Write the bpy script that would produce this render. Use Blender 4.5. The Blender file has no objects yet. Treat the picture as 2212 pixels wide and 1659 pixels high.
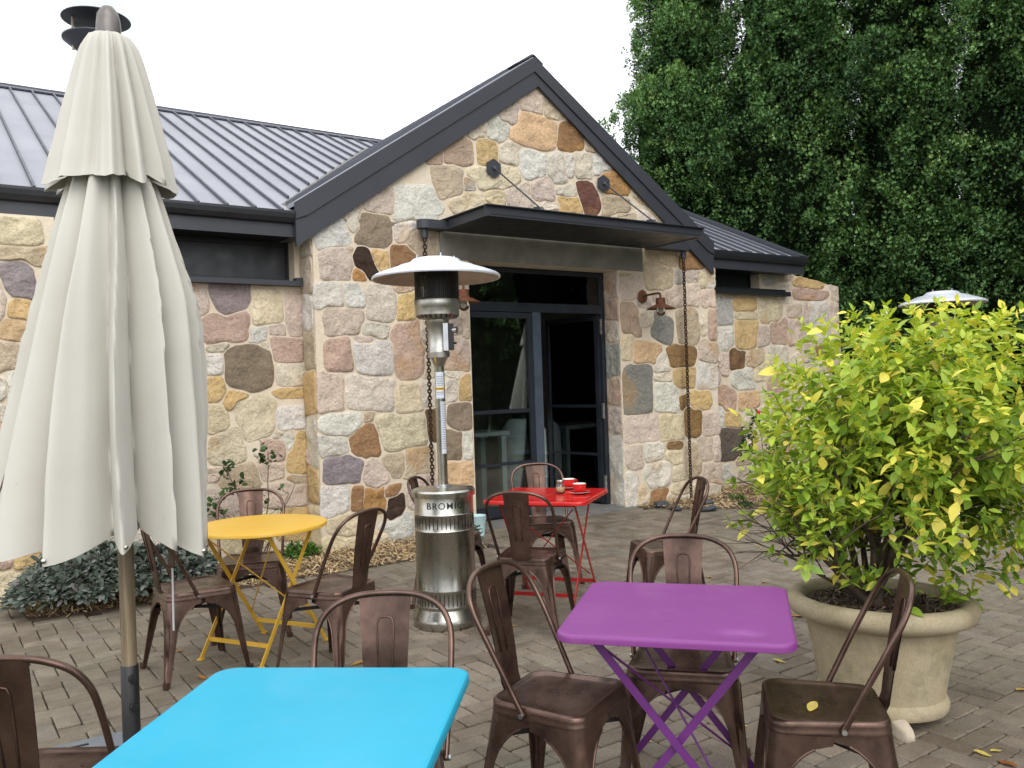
import bpy, bmesh, math, random
import numpy as np
from mathutils import Vector, Matrix, noise as mnoise
random.seed(7); rng = np.random.default_rng(7)
sc = bpy.context.scene
PI = math.pi

# ------------------------------------------------------------------ camera
cam = bpy.data.cameras.new('camera'); camo = bpy.data.objects.new('camera', cam); sc.collection.objects.link(camo)
EYE = 1.48
camo.location = (0, 0, EYE)
camo.rotation_mode = 'XYZ'
ROLL = math.atan(0.033)
camo.matrix_world = Matrix.Translation((0, 0, EYE)) @ Matrix.Rotation(PI/2, 4, 'X') @ Matrix.Rotation(-ROLL, 4, 'Z')
cam.sensor_width = 36; cam.lens = 36 * 1840 / 2212
cam.clip_start = 0.05; cam.clip_end = 900
sc.camera = camo
# ------------------------------------------------------------------ world, sun, exposure
SUN_EL, SUN_AZ = math.radians(42), math.radians(165)
world = bpy.data.worlds.new('World'); sc.world = world; world.use_nodes = True
wn = world.node_tree.nodes; wl = world.node_tree.links; wn.clear()
wo = wn.new('ShaderNodeOutputWorld'); bg = wn.new('ShaderNodeBackground'); wl.new(bg.outputs[0], wo.inputs[0])
sky = wn.new('ShaderNodeTexSky'); sky.sky_type = 'NISHITA'; sky.sun_disc = False
sky.sun_elevation = SUN_EL; sky.sun_rotation = SUN_AZ
tc = wn.new('ShaderNodeTexCoord'); mp = wn.new('ShaderNodeMapping'); wl.new(tc.outputs['Generated'], mp.inputs[0])
mp.inputs['Scale'].default_value = (1.0, 1.0, 2.2)
nz = wn.new('ShaderNodeTexNoise'); nz.inputs['Scale'].default_value = 2.1; nz.inputs['Detail'].default_value = 6; nz.inputs['Roughness'].default_value = .55
wl.new(mp.outputs[0], nz.inputs['Vector'])
cr = wn.new('ShaderNodeValToRGB'); cr.color_ramp.elements[0].position = .30; cr.color_ramp.elements[0].color = (5.4, 6.2, 6.6, 1)
cr.color_ramp.elements[1].position = .58; cr.color_ramp.elements[1].color = (14.5, 14.6, 14.9, 1)
wl.new(nz.outputs[0], cr.inputs[0])
mx = wn.new('ShaderNodeMix'); mx.data_type = 'RGBA'; mx.inputs[0].default_value = .9
wl.new(sky.outputs[0], mx.inputs[6]); wl.new(cr.outputs[0], mx.inputs[7]); wl.new(mx.outputs[2], bg.inputs[0])
bg.inputs[1].default_value = 0.12
sun = bpy.data.lights.new('sun', 'SUN'); sun.energy = 1.3; sun.angle = math.radians(50); sun.color = (1, .96, .9)
suno = bpy.data.objects.new('sun', sun); sc.collection.objects.link(suno)
# a Sun Texture rotation of 0 is +Y and turns clockwise seen from above
sd = Vector((math.sin(SUN_AZ)*math.cos(SUN_EL), math.cos(SUN_AZ)*math.cos(SUN_EL), math.sin(SUN_EL)))
suno.rotation_euler = sd.to_track_quat('Z', 'Y').to_euler()
sc.view_settings.view_transform = 'Standard'; sc.view_settings.look = 'None'
sc.view_settings.exposure = 0.34; sc.view_settings.gamma = 1; sc.view_settings.use_curve_mapping = False
sc.cycles.max_bounces = 8; sc.cycles.transparent_max_bounces = 8
sc.cycles.use_denoising = True

# ------------------------------------------------------------------ picture helpers (layout measured in a 2212 px wide copy of the photo)
FPX = 1840.; RR = 0.033; NN = math.hypot(1, RR)
def ray(x, y):
    u = x-1106; v = y-829.5
    return Vector(((u-RR*v)/NN/FPX, 1, -(RR*u+v)/NN/FPX))
def gnd(x, y, z=0.):
    d = ray(x, y); t = (z-EYE)/d.z
    return Vector((0, 0, EYE)) + d*t
TH = math.radians(34.6)
S = Vector((math.cos(TH), math.sin(TH), 0)); N = Vector((math.sin(TH), -math.cos(TH), 0)); Z = Vector((0, 0, 1))
O = Vector((1.2636, 9.8512, 0))
def B(s, o, z): return O + S*s + N*o + Z*z       # building coordinates: along facade, out of facade, up
def fac(x, y, off=0.):
    d = ray(x, y); t = (O.dot(N)+off)/d.dot(N); p = d*t+Vector((0, 0, EYE))
    return (p-O).dot(S), p.z
def srcfac(crop, x, y, off=0.):
    cx, cy, k = crop
    return fac((cx+x/k)*.67770, (cy+y/k)*.67770, off)

# ------------------------------------------------------------------ materials
MATS = {}
def newmat(name):
    m = bpy.data.materials.new(name); m.use_nodes = True
    nt = m.node_tree; p = nt.nodes['Principled BSDF']
    return m, nt, p
def coordn(nt, kind='Object'):
    return nt.nodes.new('ShaderNodeTexCoord').outputs[kind]
def noisen(nt, vec, scale, detail=4, rough=.55):
    n = nt.nodes.new('ShaderNodeTexNoise'); n.inputs['Scale'].default_value = scale; n.inputs['Detail'].default_value = detail
    n.inputs['Roughness'].default_value = rough
    if vec is not None: nt.links.new(vec, n.inputs['Vector'])
    return n.outputs[0]
def rampn(nt, fac_, stops):
    r = nt.nodes.new('ShaderNodeValToRGB'); e = r.color_ramp.elements
    while len(e) < len(stops): e.new(.5)
    for i, (p, c) in enumerate(stops):
        e[i].position = p; e[i].color = (c, c, c, 1) if isinstance(c, (int, float)) else (*c, 1)
    nt.links.new(fac_, r.inputs[0]); return r.outputs[0]
def mixn(nt, f, a, b, mode='MIX'):
    m = nt.nodes.new('ShaderNodeMix'); m.data_type = 'RGBA'; m.blend_type = mode
    for sock, v in ((0, f), (6, a), (7, b)):
        if isinstance(v, (int, float)): m.inputs[sock].default_value = v
        elif isinstance(v, tuple): m.inputs[sock].default_value = (*v, 1)
        else: nt.links.new(v, m.inputs[sock])
    return m.outputs[2]
def mathn(nt, op, a, b=0.):
    m = nt.nodes.new('ShaderNodeMath'); m.operation = op
    for i, v in enumerate((a, b)):
        if isinstance(v, (int, float)): m.inputs[i].default_value = v
        else: nt.links.new(v, m.inputs[i])
    return m.outputs[0]
def bumpn(nt, p, h, strength=.3, dist=.01):
    b = nt.nodes.new('ShaderNodeBump'); b.inputs['Strength'].default_value = strength; b.inputs['Distance'].default_value = dist
    nt.links.new(h, b.inputs['Height']); nt.links.new(b.outputs[0], p.inputs['Normal'])
def simple(name, col, rough=.5, metal=0., vary=.12, nscale=6, bump=0., bscale=60, spec=None, dark=None, coat=0., rv=.08):
    m, nt, p = newmat(name); v = coordn(nt)
    n = noisen(nt, v, nscale, 5)
    lo = tuple(c*(1-vary) for c in col) if dark is None else dark
    hi = tuple(min(1, c*(1+vary)) for c in col)
    nt.links.new(rampn(nt, n, [(.3, lo), (.7, hi)]), p.inputs['Base Color'])
    r = rampn(nt, noisen(nt, v, nscale*2.3, 4), [(.3, max(.02, rough-rv)), (.7, min(1, rough+rv))])
    nt.links.new(r, p.inputs['Roughness'])
    p.inputs['Metallic'].default_value = metal
    if spec is not None: p.inputs['Specular IOR Level'].default_value = spec
    p.inputs['Coat Weight'].default_value = coat
    if bump: bumpn(nt, p, noisen(nt, v, bscale, 5, .6), bump, .004)
    MATS[name] = m; return m

def paint(name, col, rough, coat=0.):
    m, nt, p = newmat(name); v = coordn(nt)
    c = rampn(nt, noisen(nt, v, 2.2, 6, .6), [(.3, tuple(k*.93 for k in col)), (.7, tuple(min(1, k*1.04) for k in col))])
    dust = rampn(nt, noisen(nt, v, 5.5, 8, .72), [(.50, 0.), (.80, .07)])
    c = mixn(nt, dust, c, (.55, .50, .44))
    sp = rampn(nt, noisen(nt, v, 150, 2, .5), [(.76, 0.), (.80, .3)])
    c = mixn(nt, sp, c, (.35, .30, .25)); nt.links.new(c, p.inputs['Base Color'])
    nt.links.new(rampn(nt, noisen(nt, v, 7, 7, .65), [(.35, rough-.02), (.7, rough+.06)]), p.inputs['Roughness'])
    p.inputs['Coat Weight'].default_value = coat; MATS[name] = m
def stone_mat():
    m, nt, p = newmat('sandstone'); v = coordn(nt)
    oi = nt.nodes.new('ShaderNodeObjectInfo')
    vm = nt.nodes.new('ShaderNodeVectorMath'); vm.operation = 'ADD'; nt.links.new(v, vm.inputs[0])
    cx = nt.nodes.new('ShaderNodeCombineXYZ'); sc_ = mathn(nt, 'MULTIPLY', oi.outputs['Random'], 57.)
    for i in range(3): nt.links.new(sc_, cx.inputs[i])
    nt.links.new(cx.outputs[0], vm.inputs[1]); v2 = vm.outputs[0]
    # per stone second colour: pale, ochre or rust bands
    big = noisen(nt, v2, 3.2, 5, .6)
    fine = noisen(nt, v2, 38, 8, .72)
    tone = rampn(nt, big, [(.3, .80), (.5, 1.03), (.7, 1.18)])
    c1 = mixn(nt, 1.0, oi.outputs['Color'], tone, 'MULTIPLY')
    ochre = mixn(nt, .62, oi.outputs['Color'], (.58, .33, .12))
    stain = rampn(nt, noisen(nt, v2, 2.1, 3, .5), [(.54, 0.), (.66, .8)])
    amt = mathn(nt, 'MULTIPLY', stain, mathn(nt, 'GREATER_THAN', mathn(nt, 'FRACT', mathn(nt, 'MULTIPLY', oi.outputs['Random'], 7.3)), .62))
    c2 = mixn(nt, amt, c1, ochre)
    spk = rampn(nt, fine, [(.3, .68), (.5, 1.03), (.72, 1.2)])
    c3 = mixn(nt, .8, c2, spk, 'MULTIPLY')
    # thin dark cracks
    wv = nt.nodes.new('ShaderNodeTexVoronoi'); wv.feature = 'DISTANCE_TO_EDGE'; wv.inputs['Scale'].default_value = 5.5
    nm = nt.nodes.new('ShaderNodeVectorMath'); nm.operation = 'ADD'; nt.links.new(v2, nm.inputs[0])
    nn2 = nt.nodes.new('ShaderNodeTexNoise'); nn2.inputs['Scale'].default_value = 4; nn2.inputs['Detail'].default_value = 4; nt.links.new(v2, nn2.inputs['Vector'])
    nt.links.new(nn2.outputs['Color'], nm.inputs[1]); nt.links.new(nm.outputs[0], wv.inputs['Vector'])
    crack = rampn(nt, wv.outputs[0], [(.0, .62), (.025, 1.)])
    c4 = mixn(nt, .3, c3, crack, 'MULTIPLY')
    # lime mortar smeared over the stone's edges
    ra = nt.nodes.new('ShaderNodeAttribute'); ra.attribute_name = 'rim'
    sm = rampn(nt, mathn(nt, 'ADD', mathn(nt, 'MULTIPLY', ra.outputs['Fac'], .75), noisen(nt, v2, 8, 6, .65)), [(1.02, 0.), (1.30, .8)])
    mort = mixn(nt, .5, (.62, .52, .39), rampn(nt, fine, [(.3, .72), (.7, 1.12)]), 'MULTIPLY')
    c4 = mixn(nt, sm, c4, mort)
    nt.links.new(c4, p.inputs['Base Color']); p.inputs['Roughness'].default_value = .92
    p.inputs['Specular IOR Level'].default_value = .25
    h = mathn(nt, 'ADD', mathn(nt, 'MULTIPLY', noisen(nt, v2, 13, 9, .68), 1.1), mathn(nt, 'MULTIPLY', fine, .45))
    h = mathn(nt, 'ADD', h, mathn(nt, 'MULTIPLY', crack, .10))
    bumpn(nt, p, h, .9, .05)
    MATS['stone'] = m
stone_mat()
def mortar_mat():
    m, nt, p = newmat('lime_mortar'); v = coordn(nt)
    n1 = noisen(nt, v, 1.6, 4); n2 = noisen(nt, v, 45, 8, .7)
    c = rampn(nt, n1, [(.3, (.68, .575, .44)), (.7, (.76, .66, .53))])
    c = mixn(nt, .5, c, rampn(nt, n2, [(.3, .72), (.7, 1.12)]), 'MULTIPLY')
    nt.links.new(c, p.inputs['Base Color']); p.inputs['Roughness'].default_value = .95; p.inputs['Specular IOR Level'].default_value = .2
    bumpn(nt, p, mathn(nt, 'ADD', noisen(nt, v, 9, 6, .6), mathn(nt, 'MULTIPLY', n2, .4)), .5, .02)
    MATS['mortar'] = m
mortar_mat()
def paver_mat():
    m, nt, p = newmat('clay_paver'); at = nt.nodes.new('ShaderNodeAttribute'); at.attribute_name = 'rnd'
    oi = nt.nodes.new('ShaderNodeObjectInfo')
    g = nt.nodes.new('ShaderNodeNewGeometry').outputs['Position']
    r0 = mathn(nt, 'FRACT', mathn(nt, 'ADD', at.outputs['Fac'], oi.outputs['Random']))
    base = rampn(nt, r0, [(0, (.165, .126, .096)), (.35, (.215, .172, .135)), (.65, (.26, .212, .168)), (1, (.205, .175, .146))])
    n1 = noisen(nt, g, .55, 5, .6)
    base = mixn(nt, rampn(nt, n1, [(.38, 0.), (.68, .5)]), base, (.18, .175, .115))     # mossy tint in patches
    n2 = noisen(nt, g, 95, 6, .7); n3 = noisen(nt, g, 9, 6, .6)
    base = mixn(nt, .8, base, rampn(nt, n2, [(.3, .62), (.72, 1.3)]), 'MULTIPLY')
    base = mixn(nt, .7, base, rampn(nt, n3, [(.3, .66), (.7, 1.2)]), 'MULTIPLY')
    base = mixn(nt, .55, base, rampn(nt, noisen(nt, g, 1.7, 7, .7), [(.36, .62), (.56, 1.08)]), 'MULTIPLY')
    nt.links.new(base, p.inputs['Base Color'])
    nt.links.new(rampn(nt, n3, [(.3, .62), (.7, .85)]), p.inputs['Roughness']); p.inputs['Specular IOR Level'].default_value = .3
    bumpn(nt, p, mathn(nt, 'ADD', n2, mathn(nt, 'MULTIPLY', n3, 1.5)), .45, .004)
    MATS['paver'] = m
paver_mat()
def joint_mat():
    m, nt, p = newmat('joint_sand'); g = nt.nodes.new('ShaderNodeNewGeometry').outputs['Position']
    c = rampn(nt, noisen(nt, g, 3.5, 6, .65), [(.40, (.035, .028, .02)), (.54, (.07, .065, .03)), (.64, (.17, .16, .035))])
    nt.links.new(c, p.inputs['Base Color']); p.inputs['Roughness'].default_value = .95
    bumpn(nt, p, noisen(nt, g, 120, 4, .7), .6, .004); MATS['joint'] = m
joint_mat()
def rust_mat(name, a, b, metal, r0, r1, scale=7):
    m, nt, p = newmat(name); v = coordn(nt)
    oi = nt.nodes.new('ShaderNodeObjectInfo')
    vm = nt.nodes.new('ShaderNodeVectorMath'); vm.operation = 'ADD'; nt.links.new(v, vm.inputs[0])
    cx = nt.nodes.new('ShaderNodeCombineXYZ'); k = mathn(nt, 'MULTIPLY', oi.outputs['Random'], 31.)
    for i in range(3): nt.links.new(k, cx.inputs[i])
    nt.links.new(cx.outputs[0], vm.inputs[1]); v = vm.outputs[0]
    n = noisen(nt, v, scale, 7, .65)
    nt.links.new(rampn(nt, n, [(.33, a), (.5, tuple((x+y)/2 for x, y in zip(a, b))), (.68, b)]), p.inputs['Base Color'])
    nt.links.new(rampn(nt, noisen(nt, v, scale*3, 5), [(.3, r0), (.72, r1)]), p.inputs['Roughness'])
    p.inputs['Metallic'].default_value = metal
    bumpn(nt, p, noisen(nt, v, 40, 5, .6), .06, .004); MATS[name] = m
rust_mat('bronze_chair', (.048, .029, .023), (.185, .112, .088), .75, .20, .40, 4)
rust_mat('rusty_iron', (.09, .035, .018), (.20, .075, .035), .3, .6, .85, 16)
rust_mat('chain_iron', (.025, .016, .012), (.07, .035, .022), .4, .5, .8, 16)
simple('dark_steel', (.014, .016, .020), .42, .0, .15, 3, .05)
simple('gutter_steel', (.020, .022, .027), .35, .0, .15, 3)
simple('fascia_steel', (.036, .039, .050), .48, 0, .08, 2)
def roof_mat():
    m, nt, p = newmat('zinc_roof'); v = coordn(nt)
    c = rampn(nt, noisen(nt, v, 1.1, 6, .6), [(.3, (.25, .256, .29)), (.7, (.325, .33, .365))])
    c = mixn(nt, .35, c, rampn(nt, noisen(nt, v, 60, 5, .7), [(.3, .8), (.7, 1.1)]), 'MULTIPLY')
    nt.links.new(c, p.inputs['Base Color']); p.inputs['Roughness'].default_value = .55; p.inputs['Metallic'].default_value = .15
    bumpn(nt, p, noisen(nt, v, 2.5, 4), .05, .02); MATS['zinc'] = m
roof_mat()
simple('seam_steel', (.075, .08, .10), .5, .1, .1, 5)
simple('lintel_concrete', (.23, .222, .188), .95, 0, .2, 5, .25, 40, spec=.12)
simple('threshold_concrete', (.17, .165, .155), .8, 0, .2, 6, .3, 40)
simple('door_steel', (.020, .025, .034), .38, .1, .2, 6, .04)
simple('door_mullion', (.060, .078, .105), .42, .1, .2, 8, .04)
simple('stainless', (.46, .45, .41), .27, 1., .12, 2.5, .02)
simple('stainless_dull', (.40, .39, .36), .40, .9, .3, 9, .05, dark=(.2, .18, .15))
simple('galvanised', (.5, .51, .53), .3, .9, .1, 10)
simple('aluminium_white', (.70, .73, .80), .32, .35, .06, 2)
simple('reflector_under', (.62, .56, .49), .6, .1, .15, 4, dark=(.42, .36, .30))
simple('black_plastic', (.012, .012, .013), .4)
paint('yellow_paint', (.74, .44, .045), .34)
paint('red_paint', (.60, .016, .014), .22, .3)
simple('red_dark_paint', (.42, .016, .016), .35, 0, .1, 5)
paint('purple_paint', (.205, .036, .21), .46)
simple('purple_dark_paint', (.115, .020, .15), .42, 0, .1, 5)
paint('blue_paint', (.008, .37, .56), .30)
simple('red_ceramic', (.62, .018, .014), .12, 0, .03, 3, coat=.8)
simple('white_ceramic', (.8, .77, .72), .15, 0, .02, 3, coat=.5)
simple('sugar', (.72, .50, .28), .8, 0, .1, 30)
simple('label_white', (.62, .66, .74), .4, 0, .04, 10)
simple('label_ink', (.012, .012, .014), .6)
simple('label_yellow', (.75, .5, .05), .5)
simple('bucket_blue', (.52, .72, .74), .45, 0, .08, 10)
simple('slate', (.045, .055, .065), .6, 0, .3, 9, .4, 30)
simple('quartz_stone', (.50, .43, .33), .7, 0, .2, 12, .3, 30)
simple('interior_wall', (.5, .47, .42), .9)
simple('interior_floor', (.5, .46, .42), .5)
simple('drum_paint', (.55, .64, .66), .5, 0, .1, 6)
simple('picture_print', (.10, .10, .075), .5, 0, .5, 8, dark=(.02, .03, .02))
simple('timber_frame', (.09, .06, .04), .6)
simple('white_cloth', (.5, .5, .5), .8)
simple('bark', (.085, .060, .042), .9, 0, .3, 25, .6, 40)
simple('rose_stem', (.10, .075, .045), .8, 0, .3, 30)
simple('cypress_bark', (.07, .045, .03), .95, 0, .3, 10, .6, 15)
simple('grass_ground', (.055, .075, .025), .95, 0, .3, 1.5, .4, 12)
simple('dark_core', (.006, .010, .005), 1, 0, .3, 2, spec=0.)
simple('umbrella_base_stone', (.15, .165, .19), .55, 0, .18, 7, .25, 60)
simple('white_glass_bulb', (.55, .5, .42), .2)
simple('rose_red', (.55, .02, .02), .5)
simple('finial_metal', (.17, .155, .145), .42, .6, .15, 20, .05)
def glassm(name, tint, rough=.0, alpha=None):
    m, nt, p = newmat(name); p.inputs['Base Color'].default_value = (*tint, 1)
    p.inputs['Roughness'].default_value = rough; p.inputs['Transmission Weight'].default_value = 1; p.inputs['IOR'].default_value = 1.5
    MATS[name] = m
glassm('glass_jar', (.95, .97, .96), .02)
def paneglass():
    m = bpy.data.materials.new('window_glass'); m.use_nodes = True; nt = m.node_tree; nt.nodes.clear()
    o = nt.nodes.new('ShaderNodeOutputMaterial'); t = nt.nodes.new('ShaderNodeBsdfTransparent'); t.inputs[0].default_value = (.72, .76, .74, 1)
    g = nt.nodes.new('ShaderNodeBsdfGlossy'); g.inputs['Roughness'].default_value = .015; g.inputs['Color'].default_value = (.95, .98, 1, 1)
    fr = nt.nodes.new('ShaderNodeFresnel'); fr.inputs[0].default_value = 1.72
    mx = nt.nodes.new('ShaderNodeMixShader'); nt.links.new(fr.outputs[0], mx.inputs[0]); nt.links.new(t.outputs[0], mx.inputs[1]); nt.links.new(g.outputs[0], mx.inputs[2])
    nt.links.new(mx.outputs[0], o.inputs[0]); MATS['window_glass'] = m
paneglass()
def cloth_mat():
    m, nt, p = newmat('canvas_cloth'); v = coordn(nt)
    n = noisen(nt, v, 2.2, 5); w = noisen(nt, v, 420, 2)
    c = rampn(nt, n, [(.3, (.49, .465, .415)), (.7, (.56, .54, .49))])
    spots = rampn(nt, noisen(nt, v, 28, 2, .4), [(.2, .55), (.25, 1.)])
    c = mixn(nt, .25, c, spots, 'MULTIPLY')
    nt.links.new(c, p.inputs['Base Color']); p.inputs['Roughness'].default_value = .85
    p.inputs['Sheen Weight'].default_value = .15
    h = mathn(nt, 'ADD', mathn(nt, 'MULTIPLY', w, .12), noisen(nt, v, 7, 4))
    bumpn(nt, p, h, .06, .006)
    MATS['cloth'] = m
cloth_mat()
def pole_mat():
    m, nt, p = newmat('weathered_pole'); v = coordn(nt); mpn = nt.nodes.new('ShaderNodeMapping'); mpn.inputs['Scale'].default_value = (30, 30, 1.2)
    nt.links.new(v, mpn.inputs[0]); n = noisen(nt, mpn.outputs[0], 1.6, 6, .65)
    nt.links.new(rampn(nt, n, [(.3, (.09, .062, .036)), (.52, (.20, .15, .09)), (.72, (.34, .28, .18))]), p.inputs['Base Color'])
    p.inputs['Roughness'].default_value = .6; bumpn(nt, p, n, .3, .003); MATS['pole'] = m
pole_mat()
def pot_mat():
    m, nt, p = newmat('terracotta_pot'); v = coordn(nt)
    c = rampn(nt, noisen(nt, v, 3.2, 6, .62), [(.28, (.22, .19, .115)), (.45, (.38, .315, .20)), (.6, (.44, .37, .25)), (.75, (.50, .33, .175))])
    c = mixn(nt, .8, c, rampn(nt, noisen(nt, v, 130, 5, .7), [(.3, .7), (.7, 1.15)]), 'MULTIPLY')
    c = mixn(nt, rampn(nt, noisen(nt, v, 9, 6, .7), [(.52, 0.), (.7, .6)]), c, (.20, .185, .12))
    nt.links.new(c, p.inputs['Base Color']); p.inputs['Roughness'].default_value = .85
    bumpn(nt, p, mathn(nt, 'ADD', noisen(nt, v, 90, 5, .7), noisen(nt, v, 12, 4)), .35, .004); MATS['pot'] = m
pot_mat()
def leaf_mat(name, stops, rough=.45, trans=.25, attr='tint'):
    m, nt, p = newmat(name); at = nt.nodes.new('ShaderNodeAttribute'); at.attribute_name = attr
    c = rampn(nt, at.outputs['Fac'], stops)
    g = nt.nodes.new('ShaderNodeNewGeometry').outputs['Position']
    c = mixn(nt, .5, c, rampn(nt, noisen(nt, g, 22, 3), [(.3, .75), (.7, 1.2)]), 'MULTIPLY')
    nt.links.new(c, p.inputs['Base Color']); p.inputs['Roughness'].default_value = rough; p.inputs['Specular IOR Level'].default_value = .35 if rough < .7 else .12
    if trans:
        tr = nt.nodes.new('ShaderNodeBsdfTranslucent'); nt.links.new(mixn(nt, 1., c, (1.25, 1.25, .8), 'MULTIPLY'), tr.inputs[0])
        ms = nt.nodes.new('ShaderNodeMixShader'); ms.inputs[0].default_value = trans
        o = nt.nodes['Material Output']; nt.links.new(p.outputs[0], ms.inputs[1]); nt.links.new(tr.outputs[0], ms.inputs[2]); nt.links.new(ms.outputs[0], o.inputs[0])
    MATS[name] = m
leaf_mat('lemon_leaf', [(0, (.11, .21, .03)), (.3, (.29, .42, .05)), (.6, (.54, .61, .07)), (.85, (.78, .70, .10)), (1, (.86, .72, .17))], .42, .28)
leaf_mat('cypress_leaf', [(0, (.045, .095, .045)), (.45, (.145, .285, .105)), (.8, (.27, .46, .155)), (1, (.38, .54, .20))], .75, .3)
leaf_mat('sage_leaf', [(0, (.055, .075, .055)), (.5, (.135, .165, .135)), (.85, (.20, .225, .195)), (1, (.20, .18, .20))], .75, .1)
leaf_mat('rose_leaf', [(0, (.015, .05, .012)), (1, (.06, .13, .03))], .5, .15)
leaf_mat('herb_leaf', [(0, (.04, .10, .015)), (1, (.12, .24, .04))], .6, .2)
leaf_mat('straw', [(0, (.20, .12, .06)), (.5, (.50, .36, .19)), (1, (.70, .55, .34))], .9, 0)
leaf_mat('bark_chip', [(0, (.035, .024, .018)), (.6, (.12, .085, .06)), (1, (.30, .24, .18))], .9, 0)
leaf_mat('dry_leaf', [(0, (.28, .10, .03)), (.5, (.50, .27, .08)), (1, (.62, .50, .12))], .6, .15)

# ------------------------------------------------------------------ object helpers
def tag(o, label=None, cat=None, group=None, kind=None):
    if label: o['label'] = label
    if cat: o['category'] = cat
    if group: o['group'] = group
    if kind: o['kind'] = kind
    return o
def empty(name, loc=(0, 0, 0), rz=0, label=None, cat=None, group=None):
    o = bpy.data.objects.new(name, None); sc.collection.objects.link(o); o.location = loc; o.rotation_euler = (0, 0, rz)
    o.empty_display_size = .1
    return tag(o, label, cat, group)
def link(name, me, mats, parent=None, loc=None, rz=None, smooth=False):
    if mats is not None:
        for m in (mats if isinstance(mats, (list, tuple)) else [mats]):
            if len(me.materials) < (len(mats) if isinstance(mats, (list, tuple)) else 1): me.materials.append(MATS[m])
    o = bpy.data.objects.new(name, me); sc.collection.objects.link(o)
    if parent: o.parent = parent
    if loc is not None: o.location = loc
    if rz is not None: o.rotation_euler = (0, 0, rz)
    if smooth: me.shade_smooth()
    return o
def copy_tree(o, parent=None):
    c = o.copy(); sc.collection.objects.link(c); c.parent = parent
    for ch in list(o.children): copy_tree(ch, c)
    return c
class MB:
    def __init__(s): s.v = []; s.f = []; s.m = []
    def add(s, vs, fs, mi=0):
        b = len(s.v); s.v += [tuple(v) for v in vs]; s.f += [tuple(b+i for i in f) for f in fs]; s.m += [mi]*len(fs); return s
    def box(s, c, d, R=None, mi=0, bev=0.):
        hx, hy, hz = d[0]/2, d[1]/2, d[2]/2
        if bev:
            bm = bmesh.new(); bmesh.ops.create_cube(bm, size=1.)
            for v in bm.verts: v.co = Vector((v.co.x*d[0], v.co.y*d[1], v.co.z*d[2]))
            bmesh.ops.bevel(bm, geom=bm.edges[:], offset=bev, segments=2, affect='EDGES', profile=.5)
            vs = [v.co.copy() for v in bm.verts]; bm.verts.index_update(); fs = [[v.index for v in f.verts] for f in bm.faces]; bm.free()
        else:
            vs = [Vector((x, y, z)) for x in (-hx, hx) for y in (-hy, hy) for z in (-hz, hz)]
            fs = [(0, 1, 3, 2), (4, 6, 7, 5), (0, 4, 5, 1), (2, 3, 7, 6), (0, 2, 6, 4), (1, 5, 7, 3)]
        if R is not None: vs = [R @ v for v in vs]
        c = Vector(c); return s.add([v+c for v in vs], fs, mi)
    def bbox(s, s0, s1, o0, o1, z0, z1, mi=0):       # a box in building coordinates
        vs = [B(a, b, c) for a in (s0, s1) for b in (o0, o1) for c in (z0, z1)]
        return s.add(vs, [(0, 1, 3, 2), (4, 6, 7, 5), (0, 4, 5, 1), (2, 3, 7, 6), (0, 2, 6, 4), (1, 5, 7, 3)], mi)
    def rings(s, rs, closed=True, cap0=False, cap1=False, mi=0, loop=False):
        n = len(rs[0]); vs = [p for r in rs for p in r]; fs = []
        for i in range(len(rs)-(0 if loop else 1)):
            i2 = (i+1) % len(rs)
            for j in range(n if closed else n-1):
                j2 = (j+1) % n; fs.append((i*n+j, i*n+j2, i2*n+j2, i2*n+j))
        if cap0: fs.append(tuple(range(n))[::-1])
        if cap1: fs.append(tuple((len(rs)-1)*n+k for k in range(n)))
        return s.add(vs, fs, mi)
    def lathe(s, prof, n=32, c=(0, 0, 0), mi=0, cap0=False, cap1=False):
        c = Vector(c); return s.rings([[c+Vector((r*math.cos(2*PI*k/n), r*math.sin(2*PI*k/n), z)) for k in range(n)] for r, z in prof], True, cap0, cap1, mi)
    def tube(s, pts, r, n=8, cap=True, mi=0, closed=False, flat=None):
        pts = [Vector(p) for p in pts]; m = len(pts); rs = []; prev = None
        for i, p in enumerate(pts):
            if closed: t = pts[(i+1) % m]-pts[i-1]
            else: t = pts[min(i+1, m-1)]-pts[max(i-1, 0)]
            t = t.normalized() if t.length > 1e-9 else Vector((0, 0, 1))
            if prev is None:
                a = t.orthogonal().normalized() if flat is None else (Vector(flat)-t*t.dot(Vector(flat))).normalized()
            else: a = (prev-t*t.dot(prev)); a = a.normalized() if a.length > 1e-6 else t.orthogonal().normalized()
            prev = a; b = t.cross(a); rr = r[i] if isinstance(r, (list, tuple)) else r
            rx, ry = (rr, rr) if not isinstance(rr, tuple) else rr
            rs.append([p+a*(rx*math.cos(2*PI*k/n))+b*(ry*math.sin(2*PI*k/n)) for k in range(n)])
        return s.rings(rs, True, cap and not closed, cap and not closed, mi, loop=closed)
    def strip(s, p0, p1, w, t, up, mi=0):              # flat bar
        p0 = Vector(p0); p1 = Vector(p1); d = (p1-p0).normalized(); u = Vector(up); a = (u-d*d.dot(u)).normalized(); b = d.cross(a)
        q = [(a*x*w/2+b*y*t/2) for x, y in ((-1, -1), (1, -1), (1, 1), (-1, 1))]
        return s.rings([[p0+k for k in q], [p1+k for k in q]], True, True, True, mi)
    def prism(s, poly, dirv, mi=0):                    # polygon (list of points) extruded by a vector
        n = len(poly); d = Vector(dirv); a = [Vector(p) for p in poly]
        return s.add(a+[p+d for p in a], [tuple(range(n)), tuple(range(2*n-1, n-1, -1))]+[(i, i+n, (i+1) % n+n, (i+1) % n) for i in range(n)], mi)
    def mesh(s, name):
        me = bpy.data.meshes.new(name); me.from_pydata(s.v, [], s.f); me.polygons.foreach_set('material_index', s.m)
        me.update(); return me
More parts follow.
